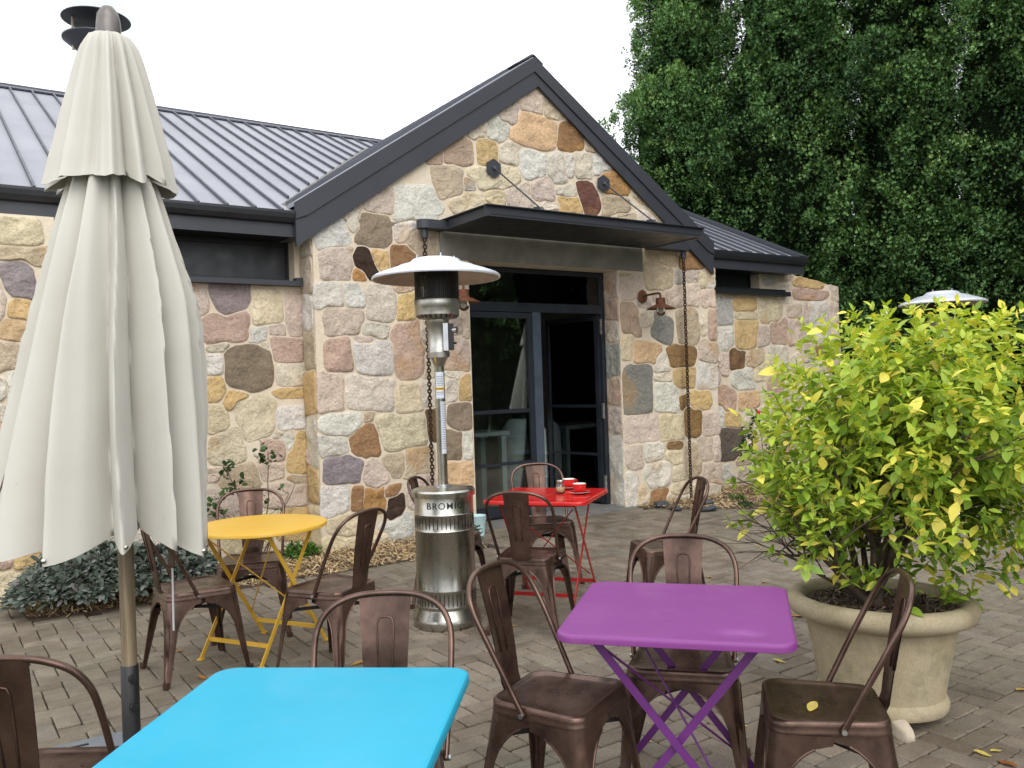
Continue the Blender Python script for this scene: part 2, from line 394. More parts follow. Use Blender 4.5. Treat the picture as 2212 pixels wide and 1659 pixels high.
    def fixn(s, me):
        bm = bmesh.new(); bm.from_mesh(me); bmesh.ops.recalc_face_normals(bm, faces=bm.faces[:]); bm.to_mesh(me); bm.free()
    def build(s, name, mats, parent=None, loc=None, rz=None, smooth=False, fix=True, auto=None):
        me = s.mesh(name)
        if fix: s.fixn(me)
        o = link(name, me, mats, parent, loc, rz, smooth)
        if auto: 
            me.shade_smooth()
            sharp_by_angle(me, auto)
        return o
def sharp_by_angle(me, deg):
    bm = bmesh.new(); bm.from_mesh(me); a = math.radians(deg)
    for e in bm.edges:
        if len(e.link_faces) == 2 and e.calc_face_angle(0) > a: e.smooth = False
    bm.to_mesh(me); bm.free()
def spline(ps, k=6):
    ps = [Vector(p) for p in ps]; out = []
    for i in range(len(ps)-1):
        p0 = ps[max(i-1, 0)]; p1 = ps[i]; p2 = ps[i+1]; p3 = ps[min(i+2, len(ps)-1)]
        for j in range(k):
            t = j/k; out.append(.5*((2*p1)+(p2-p0)*t+(2*p0-5*p1+4*p2-p3)*t*t+(3*p1-p0-3*p2+p3)*t**3))
    out.append(ps[-1]); return out
def soup(name, mats, V, F, tint=None, parent=None, smooth=False, mi=None):
    """numpy mesh: V (n,3), F (m,3 or 4), tint per face"""
    me = bpy.data.meshes.new(name); nv, nf, k = len(V), len(F), F.shape[1]
    me.vertices.add(nv); me.vertices.foreach_set('co', V.astype(np.float32).ravel())
    me.loops.add(nf*k); me.loops.foreach_set('vertex_index', F.astype(np.int32).ravel())
    me.polygons.add(nf); me.polygons.foreach_set('loop_start', np.arange(0, nf*k, k, dtype=np.int32))
    if mi is not None: me.polygons.foreach_set('material_index', mi.astype(np.int32))
    me.update(calc_edges=True)
    if tint is not None:
        a = me.attributes.new('tint', 'FLOAT', 'FACE'); a.data.foreach_set('value', tint.astype(np.float32))
    return link(name, me, mats, parent, smooth=smooth)

# ================================================================== GROUND
gb = MB(); gb.add([(-300, -60, -.12), (300, -60, -.12), (300, 500, -.12), (-300, 500, -.12)], [(0, 1, 2, 3)])
tag(gb.build('ground', 'grass_ground'), kind='structure')
pb = MB(); pb.box((3, 4, -.08), (26, 26, .06))
paving = tag(pb.build('paving', 'joint'), kind='structure')
W = .104
def in_bed(p):
    q = p-O; s = q.dot(S); o = q.dot(N)
    left = (-6.1 < s < -2.35 and o < .86+.05*math.sin(s*5))
    if s < -2.6 and s > -6.1: left = o < .88+.04*math.sin(s*4)
    edge = .3+.75*min(1, max(0, (s-.15)/.9))
    right = (s > .15 and s < 7 and o < edge)
    return left or right
def paver_mesh(seed):
    r = random.Random(seed); L, w, h = 2*W-.006, W-.006, .05
    def rim(ins, z, jit): 
        pts = []
        c = .008
        for (x, y) in ((-L/2+c, -w/2), (L/2-c, -w/2), (L/2, -w/2+c), (L/2, w/2-c), (L/2-c, w/2), (-L/2+c, w/2), (-L/2, w/2-c), (-L/2, -w/2+c)):
            sx = (abs(x)-ins)/abs(x); sy = (abs(y)-ins)/abs(y)
            pts.append(Vector((x*sx+r.uniform(-jit, jit), y*sy+r.uniform(-jit, jit), z+r.uniform(-jit, jit)*.3)))
        return pts
    m = MB(); m.rings([rim(0, -h, 0), rim(0, -.005, .0012), rim(.0045, 0, .0012)], cap1=True)
    me = m.mesh('paver'); a = me.attributes.new('rnd', 'FLOAT', 'FACE'); v = r.random(); a.data.foreach_set('value', [v]*len(me.polygons)); me.materials.append(MATS['paver']); return me
pm = [paver_mesh(i) for i in range(14)]
cands = []
R0 = int(16/W)
org = Vector((0, 5, 0))
for i in range(-R0, R0):
    for j in range(-R0, R0):
        k = (i-j) % 4
        if k == 0: cx_, cy_, rot = i+1, j+.5, 0
        elif k == 3: cx_, cy_, rot = i+.5, j+1, PI/2
        else: continue
        p = org+S*(cx_*W)-N*(cy_*W)
        d = p.y
        if d < 1.0 or p.y > 14 or abs(p.x)/max(d, .5) > .72 or (p-O).dot(N) < .02: continue
        if in_bed(p): continue
        r_ = p.x/p.y
        cands.append((p, rot, p.length))
def visible_ground(p):
    x = p.x/p.y*FPX+1106; y = EYE/p.y*FPX+829.5-RR*(x-1106)
    return 0 < x < 2212 and y < 1700 and not (240 < x < 1000 and y > 1460 and x > 240+ (1659-y)*1.25 and x < 1010-(y-1460)*.3)
vis = sorted([c for c in cands if visible_ground(c[0])], key=lambda c: c[2])
near = vis[:300]; nearset = set(id(c) for c in near)
for c in near:
    p, rot, _ = c
    o = bpy.data.objects.new('paver', random.choice(pm)); sc.collection.objects.link(o); o.parent = paving
    o.location = p+Vector((0, 0, random.gauss(0, .0014))); o.rotation_euler = (random.gauss(0, .006), random.gauss(0, .006), TH+rot+(PI if random.random() < .5 else 0)+random.gauss(0, .004))
V = []; F = []; A = []
for c in cands:
    if id(c) in nearset: continue
    p, rot, _ = c; me = random.choice(pm); a = TH+rot+random.gauss(0, .004); ca, sa = math.cos(a), math.sin(a); dz = random.gauss(0, .0014); tx, ty = random.gauss(0, .006), random.gauss(0, .006)
    b = len(V); av = random.random()
    for v in me.vertices:
        x, y, z = v.co; V.append((p.x+x*ca-y*sa, p.y+x*sa+y*ca, z+dz+x*ty+y*tx))
    for f in me.polygons: F.append([b+q for q in f.vertices]); A.append(av)
me = bpy.data.meshes.new('paver'); me.from_pydata(V, [], F); a = me.attributes.new('rnd', 'FLOAT', 'FACE'); a.data.foreach_set('value', A)
tag(link('paver', me, 'paver', paving), kind='stuff')

# ================================================================== THE BUILDING
bld = empty('stone_building', B(-1, -.2, 0), 0, 'cream and brown rubble stone building with dark metal roofs and glazed gabled entrance', 'building')
bld.rotation_euler = (0, 0, 0); BI = -Vector(bld.location)
def bpart(mb, name, mats, parent=None, **k):
    """geometry is given in world coordinates; shift it to the building's origin"""
    mb.v = [(v[0]+BI.x, v[1]+BI.y, v[2]+BI.z) for v in mb.v]
    return mb.build(name, mats, parent or bld, **k)

COL = {'P': (.69, .56, .465), 'C': (.74, .655, .53), 'Y': (.68, .48, .235), 'L': (.76, .65, .45), 'W': (.75, .71, .63), 'O': (.52, .285, .115), 'A': (.70, .48, .285),
       'B': (.20, .125, .075), 'D': (.06, .038, .028), 'R': (.16, .075, .055), 'G': (.50, .48, .43), 'g': (.27, .265, .24), 'V': (.33, .275, .285), 'T': (.60, .485, .345), 'N': (.30, .235, .165),
       'o': (.38, .215, .11), 'r': (.58, .42, .325), 'b': (.18, .11, .06), 'K': (.15, .125, .105), 'Q': (.30, .185, .08)}
def stones(parent, seeds, poly, off, holes=(), auto=(.40, .31), nrm=None, frame=None, edge=.012, seed=1, gap=.008, maxn=400):
    """seeds: (s, z, w, h, colour, angle). frame(s, z, d) -> world point, d proud of the wall face"""
    r = random.Random(seed)
    frame = frame or (lambda s, z, d: B(s, off+d, z))
    def inside(s, z, m=0.):
        # signed-ish polygon test with margin
        def pip(pl, s, z):
            c = False; n = len(pl)
            for i in range(n):
                x1, y1 = pl[i]; x2, y2 = pl[(i+1) % n]
                if (y1 > z) != (y2 > z) and s < (x2-x1)*(z-y1)/(y2-y1)+x1: c = not c
            return c
        if not pip(poly, s, z): return False
        for h in holes:
            if h[0]-edge < s < h[1]+edge and h[2]-edge < z < h[3]+edge: return False
        return True
    st = []
    def facets(r):
        fs = [(math.radians(a+r.gauss(0, 6)), r.uniform(.93, 1.06)) for a in (0, 90, 180, 270)]
        for a in (45, 135, 225, 315):
            if r.random() < .45: fs.append((math.radians(a+r.gauss(0, 14)), r.uniform(1.02, 1.36)))
        return [(math.cos(a)/o, math.sin(a)/o) for a, o in fs]
    for q in seeds:
        s, z, w, h, c = q[:5]; ang = math.radians(q[5]) if len(q) > 5 else math.radians(r.uniform(-6, 6)); p = r.uniform(2.6, 5.0)
        if w > 0 and h > 0: st.append((s, z, w/2, h/2, c, math.cos(ang), math.sin(ang), facets(r)))
    def dist(t, x, y):
        dx, dy = x-t[0], y-t[1]; u = dx*t[5]+dy*t[6]; v = -dx*t[6]+dy*t[5]
        u /= t[2]; v /= t[3]; return (max(a*u+b*v for a, b in t[7])-1)*min(t[2], t[3])
    # fill the rest
    xs = [p[0] for p in poly]; zs = [p[1] for p in poly]
    for size in (1., .72, .5, .34):
        for _ in range(1400):
            x = r.uniform(min(xs), max(xs)); y = r.uniform(min(zs), max(zs))
            w = auto[0]/2*size*r.uniform(.8, 1.25); h = auto[1]/2*size*r.uniform(.8, 1.25)
            if len(st) >= maxn: break
            if not all(inside(x+a*w*.75, y+b*h*.75) for a, b in ((0, 0), (1, 0), (-1, 0), (0, 1), (0, -1))): continue
            if any(dist(t, x+a*w*.8, y+b*h*.8) < gap for t in st if abs(t[0]-x) < .7 and abs(t[1]-y) < .7 for a, b in ((0, 0), (1, 0), (-1, 0), (0, 1), (0, -1), (.7, .7), (-.7, .7), (.7, -.7), (-.7, -.7))): continue
            a = math.radians(r.uniform(-12, 12))
            st.append((x, y, w, h, r.choice('PPPCCCWLLYPCTr'), math.cos(a), math.sin(a), facets(r)))
    NS = 36; out = []
    for i, t in enumerate(st):
        nb = [u for j, u in enumerate(st) if j != i and abs(u[0]-t[0]) < t[2]+u[2]+t[3]+u[3] and abs(u[1]-t[1]) < t[2]+u[2]+t[3]+u[3]]
        pts = []; ph = r.uniform(0, 100)
        for k in range(NS):
            a = 2*PI*k/NS; ca, sa = math.cos(a), math.sin(a); R_ = 0.; step = .006
            while R_ < 1.2:
                x, y = t[0]+ca*(R_+step), t[1]+sa*(R_+step); d = dist(t, x, y)
                if d > .032 or not inside(x, y): break
                if any(dist(u, x, y)-gap*.9 < d for u in nb): break
                R_ += step
            nf = mnoise.noise(Vector((ca*1.7+ph, sa*1.7, i*3.1)))*.11+mnoise.noise(Vector((ca*5+ph, sa*5, i*3.1)))*.05
            pts.append((R_*(1-.008+nf*.42)))
        # soften dents left by the search
        pts = [(pts[k-1]+2*pts[k]+pts[(k+1) % NS])/4*.5+pts[k]*.5 for k in range(NS)]
        if sum(pts)/NS < .022: continue
        cx_, cz_ = t[0], t[1]; H = r.uniform(.005, .013); org = frame(cx_, cz_, 0)
        def pt(k, f, d, wob=0.):
            a = 2*PI*k/NS; R_ = pts[k]*f; x, z = cx_+math.cos(a)*R_, cz_+math.sin(a)*R_
            nn = mnoise.noise(Vector((x*9+ph, z*9, i)))*wob+mnoise.noise(Vector((x*24+ph, z*24, i)))*wob*.6
            return frame(x, z, d if d < 0 else max(.0025, d+nn))-org
        tx, tz = r.uniform(-.02, .02), r.uniform(-.03, .03)
        rs = []
        for f, d, wob in ((1.01, -.012, 0), (1., .6*H, .004), (.975, H, .009), (.80, H, .020), (.54, H*1.02, .022), (.26, H*1.02, .022)):
            rs.append([pt(k, f, d, wob) for k in range(NS)])
        m = MB(); m.rings(rs)
        b = len(m.v); m.v.append(tuple(frame(cx_, cz_, H*1.1)-org)); n0 = 5*NS
        m.f += [(n0+k, n0+(k+1) % NS, b) for k in range(NS)]; m.m += [0]*NS
        o = m.build('stone', 'stone', parent, smooth=True); o.location = org+BI
        ra_ = o.data.attributes.new('rim', 'FLOAT', 'POINT'); ra_.data.foreach_set('value', sum(([x]*NS for x in (1., .8, .45, .12, .0, 0.)), [])+[0.])
        c = COL[t[4]]; jv = 1+r.uniform(-.07, .07); o.color = (c[0]*jv*(1+r.uniform(-.03, .03)), c[1]*jv, c[2]*jv*(1+r.uniform(-.05, .05)), 1)
        out.append(o)
    return out
CA = (1400, 250, 2.765); CB = (980, 600, 2.765); CC = (980, 1150, 2.765); CD = (1900, 750, 3.318); CE = (1900, 1150, 3.318); CF = (2250, 800, 3.318); CG = (600, 850, 3.318); CH = (600, 1300, 3.318)
def conv(crop, rows, off):
    out = []
    for q in rows:
        x, y, w, h, c = q[:5]
        s0, _ = srcfac(crop, x-w/2, y, off); s1, _ = srcfac(crop, x+w/2, y, off); _, z0 = srcfac(crop, x, y+h/2, off); _, z1 = srcfac(crop, x, y-h/2, off); s, z = srcfac(crop, x, y, off)
        out.append((s, z, s1-s0, z1-z0, c)+tuple(q[5:]))
    return out
rowsA = [(930, 95, 150, 130, 'T'), (815, 210, 220, 220, 'P'), (605, 310, 220, 200, 'P'), (1000, 270, 170, 200, 'T'), (1145, 310, 90, 140, 'C'), (520, 450, 180, 270, 'W', -25), (350, 460, 150, 150, 'C'),
 (850, 455, 370, 310, 'A', -8), (1170, 510, 240, 270, 'o'), (1355, 560, 180, 170, 'T'), (160, 640, 240, 220, 'r'), (430, 640, 170, 230, 'Y'), (620, 650, 190, 180, 'C'), (830, 780, 230, 260, 'W'), (1035, 800, 150, 290, 'W', 6),
 (1155, 760, 100, 170, 'W'), (1265, 760, 150, 220, 'C'), (1440, 750, 150, 180, 'W'), (80, 900, 240, 280, 'T'), (275, 940, 100, 110, 'G'), (510, 885, 410, 200, 'L', 6), (270, 1100, 290, 190, 'L', 25),
 (490, 1040, 170, 130, 'L'), (700, 1040, 220, 230, 'P'), (920, 970, 200, 220, 'P'), (1110, 995, 180, 110, 'C'), (1150, 1110, 190, 140, 'Y'), (1315, 1050, 150, 290, 'R', 30), (1550, 935, 220, 220, 'O'),
 (1560, 1110, 220, 180, 'T'), (1710, 890, 150, 120, 'C'), (1800, 1020, 190, 170, 'L', -35), (1900, 1150, 240, 120, 'L', -35), (1000, 1120, 120, 70, 'C'), (1580, 770, 70, 100, 'A'), (1640, 1210, 180, 70, 'T')]
rowsB = [(640, 110, 260, 230, 'P'), (960, 150, 430, 330, 'W', 10), (880, 350, 230, 160, 'W', 30), (220, 400, 290, 230, 'W'), (400, 270, 130, 200, 'C'), (590, 370, 310, 300, 'N', -12), (260, 660, 260, 270, 'P'), (520, 665, 150, 270, 'D', 35), (640, 640, 120, 200, 'Y'),
 (470, 760, 110, 70, 'O'), (860, 610, 230, 200, 'o'), (990, 470, 210, 260, 'T'), (1100, 490, 120, 270, 'T'), (180, 950, 250, 190, 'W'), (430, 950, 200, 200, 'W'), (640, 1010, 270, 340, 'C'), (880, 1060, 160, 210, 'Y'),
 (330, 1180, 320, 230, 'P'), (280, 1470, 230, 280, 'r'), (580, 1250, 230, 110, 'C'), (490, 1345, 160, 80, 'P'), (580, 1500, 310, 310, 'W'), (900, 1430, 270, 480, 'r', 4), (1040, 1300, 120, 150, 'C'), (1085, 1550, 120, 200, 'C'),
 (1310, 1480, 290, 280, 'P'), (1290, 1650, 180, 90, 'C'), (1300, 1200, 150, 150, 'P'), (1405, 1200, 100, 220, 'P'), (1400, 950, 90, 150, 'P'), (800, 860, 240, 90, 'P')]
rowsC = [(210, 290, 210, 330, 'P'), (560, 280, 390, 280, 'C'), (900, 330, 230, 250, 'L'), (1060, 290, 130, 220, 'C'), (1260, 230, 130, 230, 'C'), (1400, 230, 130, 250, 'Y'), (310, 560, 330, 200, 'W'), (545, 490, 70, 60, 'T'), (840, 620, 420, 290, 'L'),
 (1110, 550, 120, 240, 'b'), (1370, 490, 220, 230, 'N'), (510, 715, 240, 280, 'o', 10), (235, 750, 210, 160, 'W'), (1290, 755, 150, 230, 'N'), (1425, 750, 110, 230, 'W'), (330, 970, 310, 240, 'V'), (600, 1010, 220, 230, 'P', -35), (770, 920, 200, 190, 'T'),
 (980, 885, 240, 240, 'T'), (1350, 1010, 300, 220, 'A'), (1030, 1060, 150, 100, 'P'), (240, 1225, 250, 260, 'W'), (435, 1230, 90, 210, 'o'), (600, 1220, 190, 220, 'O'), (785, 1295, 150, 230, 'D'), (720, 1160, 150, 90, 'o'), (340, 1450, 270, 200, 'L'),
 (800, 1470, 260, 200, 'W', 20), (330, 1600, 300, 120, 'L'), (650, 1590, 220, 160, 'L'), (1480, 1230, 60, 220, 'C'), (1330, 1350, 260, 350, 'C'), (1100, 1500, 300, 230, 'P')]
rowsD = [(680, 190, 310, 200, 'T', -15), (1010, 260, 220, 190, 'o'), (1130, 90, 140, 150, 'C'), (1200, 250, 110, 140, 'C'), (660, 440, 300, 260, 'T'), (880, 440, 90, 130, 'G'), (1030, 440, 110, 120, 'P'), (1030, 620, 130, 220, 'P'), (1130, 480, 80, 140, 'L'),
 (1220, 440, 100, 190, 'W'), (1190, 670, 170, 170, 'P'), (820, 650, 180, 200, 'P'), (380, 540, 230, 240, 'P'), (300, 430, 200, 70, 'T'), (355, 880, 180, 310, 'r'), (540, 860, 160, 180, 'C'), (700, 980, 190, 260, 'g', -15), (970, 960, 220, 340, 'T'),
 (1130, 960, 60, 140, 'C'), (1240, 950, 90, 300, 'r'), (1190, 1230, 200, 220, 'P'), (910, 1285, 290, 230, 'Q'), (930, 1490, 220, 210, 'Y'), (540, 1260, 280, 240, 'A'), (330, 1170, 110, 230, 'L'), (690, 1360, 150, 200, 'C'), (1180, 1490, 230, 280, 'W')]
rowsE = [(440, 310, 320, 520, 'g'), (740, 370, 240, 310, 'W'), (700, 170, 190, 110, 'C'), (1110, 410, 190, 180, 'Y'), (925, 440, 50, 90, 'Q'), (1020, 650, 160, 290, 'Q'), (480, 710, 350, 280, 'P'), (800, 710, 230, 260, 'L'), (1240, 670, 190, 210, 'P'), (630, 960, 210, 160, 'W'),
 (820, 890, 130, 80, 'Q'), (820, 1020, 190, 140, 'L'), (1150, 930, 160, 240, 'P'), (1030, 1060, 170, 340, 'T'), (400, 1020, 170, 230, 'P'), (1210, 1190, 220, 190, 'P'), (370, 1385, 150, 380, 'W'), (660, 1210, 270, 250, 'W'), (510, 1450, 130, 240, 'L'), (655, 1490, 180, 240, 'o', -8),
 (870, 1190, 120, 150, 'L'), (900, 1350, 150, 120, 'L'), (800, 1480, 100, 120, 'T'), (930, 1480, 120, 110, 'C'), (1230, 1400, 130, 210, 'C'), (1270, 930, 70, 220, 'P')]
G0, RS, HALF, APZ, SL = -1.15, -1.15, 2.70, 4.98, .67
APX = -1.05
# facade: wall body with the door opening left free
fw = MB(); FW_T = .42
LP, RP = -3.69, 1.62
def topz(s): return 4.74-.70*abs(s-APX)
door0, door1, dtop = -2.03, 0.0, 2.755
fw.prism([B(LP, 0, -.15), B(door0, 0, -.15), B(door0, 0, dtop), B(LP, 0, dtop)], -N*FW_T)
fw.prism([B(door1, 0, -.15), B(RP, 0, -.15), B(RP, 0, dtop), B(door1, 0, dtop)], -N*FW_T)
fw.prism([B(LP, 0, dtop), B(RP, 0, dtop), B(RP, 0, topz(RP)), B(APX, 0, 4.74), B(LP, 0, topz(LP))], -N*FW_T)
wall_front = bpart(fw, 'wall', 'mortar'); tag(wall_front, 'gabled entrance wall of mixed cream, pink and brown stones')
fpoly = [(LP-.01, -.02), (RP+.02, -.02), (RP+.02, topz(RP)), (APX, 4.76), (LP-.01, topz(LP))]
seedsF = conv(CA, rowsA, 0)+conv(CB, rowsB, 0)+conv(CC, rowsC, 0)+conv(CD, rowsD, 0)+conv(CE, rowsE, 0)
f_stones = stones(wall_front, seedsF, fpoly, 0, holes=[(door0, door1, -1, dtop), (-2.36, .39, 2.74, 3.2)], seed=3, maxn=178)
# jamb reveals and the short return on the left
jr = stones(wall_front, [(-.12, .45, .22, .75, 'W'), (-.12, 1.0, .2, .3, 'P'), (-.1, 1.35, .17, .3, 'r'), (-.13, 1.72, .2, .36, 'G'), (-.1, 2.05, .16, .26, 'C'), (-.12, 2.3, .18, .22, 'r'), (-.12, 2.57, .2, .25, 'P')],
            [(-.25, 0), (-.0, 0), (-.0, dtop), (-.25, dtop)], 0, frame=lambda a, z, d: B(door1-d, a, z), auto=(.2, .25), seed=9, maxn=8)
lr = stones(wall_front, [(-.17, .2, .25, .35, 'L'), (-.17, .6, .25, .3, 'Y'), (-.15, 1.0, .2, .4, 'C'), (-.17, 1.45, .25, .35, 'Y'), (-.15, 1.85, .22, .3, 'T'), (-.17, 2.2, .22, .3, 'W'), (-.16, 2.55, .22, .3, 'P'), (-.16, 2.8, .2, .15, 'C')],
            [(-.31, 0), (-.0, 0), (-.0, 2.87), (-.31, 2.87)], 0, frame=lambda a, z, d: B(LP-d, a, z), auto=(.2, .25), seed=10, maxn=10)
# left wall
LO = -.31
lw = MB(); lw.prism([B(-8.6, LO, -.15), B(LP-.001, LO, -.15), B(LP-.001, LO, 2.49), B(-8.6, LO, 2.49)], -N*.4)
lw.prism([B(-3.75, LO, 2.493), B(LP-.001, LO, 2.493), B(LP-.001, LO, 2.88), B(-3.75, LO, 2.88)], -N*.4)
wall_left = bpart(lw, 'wall', 'mortar'); tag(wall_left, 'left hand wall of cream and pink rubble stones under the long roof')
rowsG = [(90, 300, 180, 380, 'P'), (470, 290, 420, 370, 'V', 22), (790, 160, 130, 130, 'C'), (1080, 170, 330, 120, 'L'), (300, 140, 130, 120, 'C'), (830, 420, 350, 350, 'L'), (1160, 500, 220, 430, 'P'), (400, 650, 480, 270, 'r'), (740, 710, 170, 150, 'W'), (940, 670, 140, 80, 'P'), (1080, 890, 380, 250, 'r'),
 (310, 860, 140, 60, 'C'), (270, 1040, 170, 220, 'W'), (650, 1080, 470, 460, 'N'), (270, 1290, 190, 250, 'Y'), (490, 1390, 250, 130, 'Y', 25), (820, 850, 80, 130, 'C'), (1120, 1160, 330, 230, 'C'), (1120, 1320, 330, 90, 'Y')]
rowsH = [(730, 100, 370, 430, 'L'), (300, 130, 200, 270, 'L'), (1110, 120, 330, 220, 'W'), (410, 430, 360, 370, 'L'), (960, 280, 90, 70, 'C'), (1090, 340, 150, 180, 'W', 30), (900, 460, 220, 220, 'r'), (1210, 480, 280, 440, 'Y', -12), (880, 660, 220, 160, 'P'), (550, 740, 370, 260, 'T'), (270, 690, 140, 140, 'P'), (1210, 770, 240, 110, 'T'), (1080, 910, 490, 240, 'P', 5)]
lpoly = [(-5.78, -.02), (LP, -.02), (LP, 2.475), (-5.78, 2.475)]
l_st = stones(wall_left, conv(CG, rowsG, LO)+conv(CH, rowsH, LO), lpoly, LO, seed=5, maxn=52)
# right wall, with its sloping shoulder
RO = -.35
rw = MB(); rw.prism([B(RP+.001, RO, -.3), B(4.72, RO, -.3), B(4.72, RO, 2.77), B(3.42, RO, 2.94), B(2.92, RO, 2.94), B(2.92, RO, 2.62), B(RP+.001, RO, 2.62)], -N*.5)
wall_right = bpart(rw, 'wall', 'mortar'); tag(wall_right, 'right hand stone wall with sloping top running past the roof end')
rowsF = [(210, 640, 170, 280, 'G'), (400, 575, 240, 140, 'Y'), (420, 680, 250, 80, 'L'), (680, 620, 240, 290, 'L'), (950, 640, 140, 140, 'P'), (430, 880, 230, 300, 'Y'), (205, 920, 160, 250, 'W'), (610, 900, 110, 180, 'P'), (770, 870, 160, 280, 'r'), (930, 850, 110, 230, 'P'), (1190, 750, 220, 420, 'W'),
 (1050, 720, 60, 320, 'P'), (1345, 640, 90, 200, 'P'), (1120, 465, 370, 120, 'r'), (1070, 335, 330, 110, 'Y'), (860, 270, 180, 90, 'P'), (680, 275, 130, 120, 'G'), (1370, 440, 110, 180, 'P'), (1220, 1060, 130, 130, 'o'), (330, 1150, 160, 200, 'b'), (510, 1140, 160, 150, 'T'), (180, 1200, 100, 180, 'P'),
 (390, 1350, 200, 190, 'W'), (190, 1550, 220, 240, 'r'), (450, 1590, 180, 150, 'A'), (620, 1280, 160, 160, 'L'), (250, 480, 120, 80, 'T')]
rowsE2 = [(1430, 870, 230, 330, 'K'), (1380, 1190, 90, 150, 'W'), (1440, 620, 140, 140, 'Y'), (1580, 1240, 140, 240, 'P'), (1400, 1350, 150, 150, 'L'), (1560, 1030, 120, 120, 'T')]
rpoly = [(RP, -.05), (4.73, -.05), (4.73, 2.78), (3.42, 2.95), (2.93, 2.95), (2.93, 2.6), (RP, 2.6)]
r_st = stones(wall_right, conv(CF, rowsF, RO)+conv(CE, rowsE2, RO), rpoly, RO, seed=6, maxn=62)
# left buttress
bw = MB(); bpts = lambda s: [B(s, LO, -.15), B(s, .33, -.15), B(s, .12, 2.86), B(s, LO, 2.86)]
q0, q1 = bpts(-8.6), bpts(-5.79); bw.rings([q0, q1], True, True, True)
wall_butt = bpart(bw, 'wall', 'mortar'); tag(wall_butt, 'stone buttress at the far left behind the umbrella')
CJ = (0, 650, 1.2289)
def bframe(s, z, d): return B(s, .33-(.21)*(z/2.86)+d, z)
rowsJ = [(55, 105, 190, 95, 'L'), (100, 200, 190, 50, 'T'), (60, 290, 120, 145, 'V'), (85, 405, 90, 75, 'Y'), (60, 500, 120, 75, 'A'), (35, 600, 120, 110, 'T'), (0, 720, 70, 80, 'W'), (20, 820, 80, 60, 'C'), (15, 1385, 55, 60, 'r'), (95, 1390, 80, 70, 'Y'), (40, 1490, 110, 120, 'L'), (120, 1470, 80, 60, 'C')]
sj = conv(CJ, rowsJ, .18); 
b_st = stones(wall_butt, sj, [(-7.2, 0), (-5.8, 0), (-5.8, 2.85), (-7.2, 2.85)], 0, frame=bframe, seed=8, maxn=34)

# lintel, threshold
lt = MB(); lt.bbox(-2.36, .39, -.05, .012, 2.757, 3.045); bpart(lt, 'lintel', 'lintel_concrete')
tb = MB(); tb.bbox(-2.03, .0, -.9, -.003, -.05, .025); tb.bbox(-2.15, .12, 0, .09, -.05, .012); bpart(tb, 'threshold', 'threshold_concrete')

# rakes: capping strip and fascia boards on both slopes
def rake(sgn, name_):
    e = RS+sgn*HALF*1.004; ze = APZ-SL*HALF
    def zz(s): return APZ-SL*abs(s-RS)
    o1 = .05
    m = MB()
    outer = [(RS, APZ), (e, ze), (e, ze-.15), (e-sgn*.11, zz(e-sgn*.11)-.175), (RS, APZ-.155)]
    m.prism([B(s, o1+.022, z) for s, z in outer], -N*.05)
    bpart(m, 'rake_capping', 'fascia_steel')
    m = MB()
    inner = [(RS, APZ-.157), (e-sgn*.11, zz(e-sgn*.11)-.177), (e, ze-.152), (e, ze-.40), (RS+(APX-RS)*.5, APZ-.30)]
    m.prism([B(s, o1+.006, z) for s, z in inner], -N*.035)
    bpart(m, 'rake_fascia', 'fascia_steel')
rake(-1, 'l'); rake(1, 'r')
# roofs
roof_main = None
MT = math.tan(math.radians(25.2)); RIDGE_O = -5.0; GZ = 3.09
def mz(o): return GZ+(-.02-o)*MT
def slab(pts, th=.04):
    m = MB(); m.prism(pts, Vector((0, 0, -th))); return m
m = slab([B(-9.2, 0, mz(0)), B(3.45, 0, mz(0)), B(3.45, RIDGE_O, mz(RIDGE_O)), B(-9.2, RIDGE_O, mz(RIDGE_O))])
m.prism([B(-9.2, 2*RIDGE_O, mz(0)), B(3.45, 2*RIDGE_O, mz(0)), B(3.45, RIDGE_O, mz(RIDGE_O)), B(-9.2, RIDGE_O, mz(RIDGE_O))], Vector((0, 0, -.04)))
roof_main = bpart(m, 'roof', 'zinc')
def zg(s): return APZ+.012-SL*abs(s-RS)
for k in range(64):
    s = -9.06+.243*k
    if s > 3.4: break
    # cut the seam where the gable roof rises above the main roof
    o_hi = 0.0
    if abs(s-RS) < HALF+.02:
        zz = zg(s); o_hi = -(zz-GZ)/MT-.02-.10
    if o_hi < RIDGE_O+.1: continue
    mb = MB(); a, b = B(s, o_hi, mz(o_hi)+.018), B(s, RIDGE_O, mz(RIDGE_O)+.018)
    mb.strip(a, b, .018, .030, S); bpart(mb, 'roof_seam', 'seam_steel', roof_main)
for nm, pts, r in (('ridge_cap', [B(-9.2, RIDGE_O, mz(RIDGE_O)+.02), B(3.45, RIDGE_O, mz(RIDGE_O)+.02)], .09),):
    mb = MB(); mb.strip(pts[0]+N*.08-Z*.035, pts[1]+N*.08-Z*.035, .2, .02, N-Z*MT); mb.strip(pts[0], pts[1], .06, .04, N); bpart(mb, nm, 'seam_steel', roof_main)
# verge cap on the right end
mb = MB(); mb.strip(B(3.40, .03, mz(.03)+.03), B(3.40, RIDGE_O, mz(RIDGE_O)+.03), .17, .03, S); mb.strip(B(3.475, .03, mz(.03)-.03), B(3.475, RIDGE_O, mz(RIDGE_O)-.03), .02, .15, S); bpart(mb, 'verge_capping', 'fascia_steel')
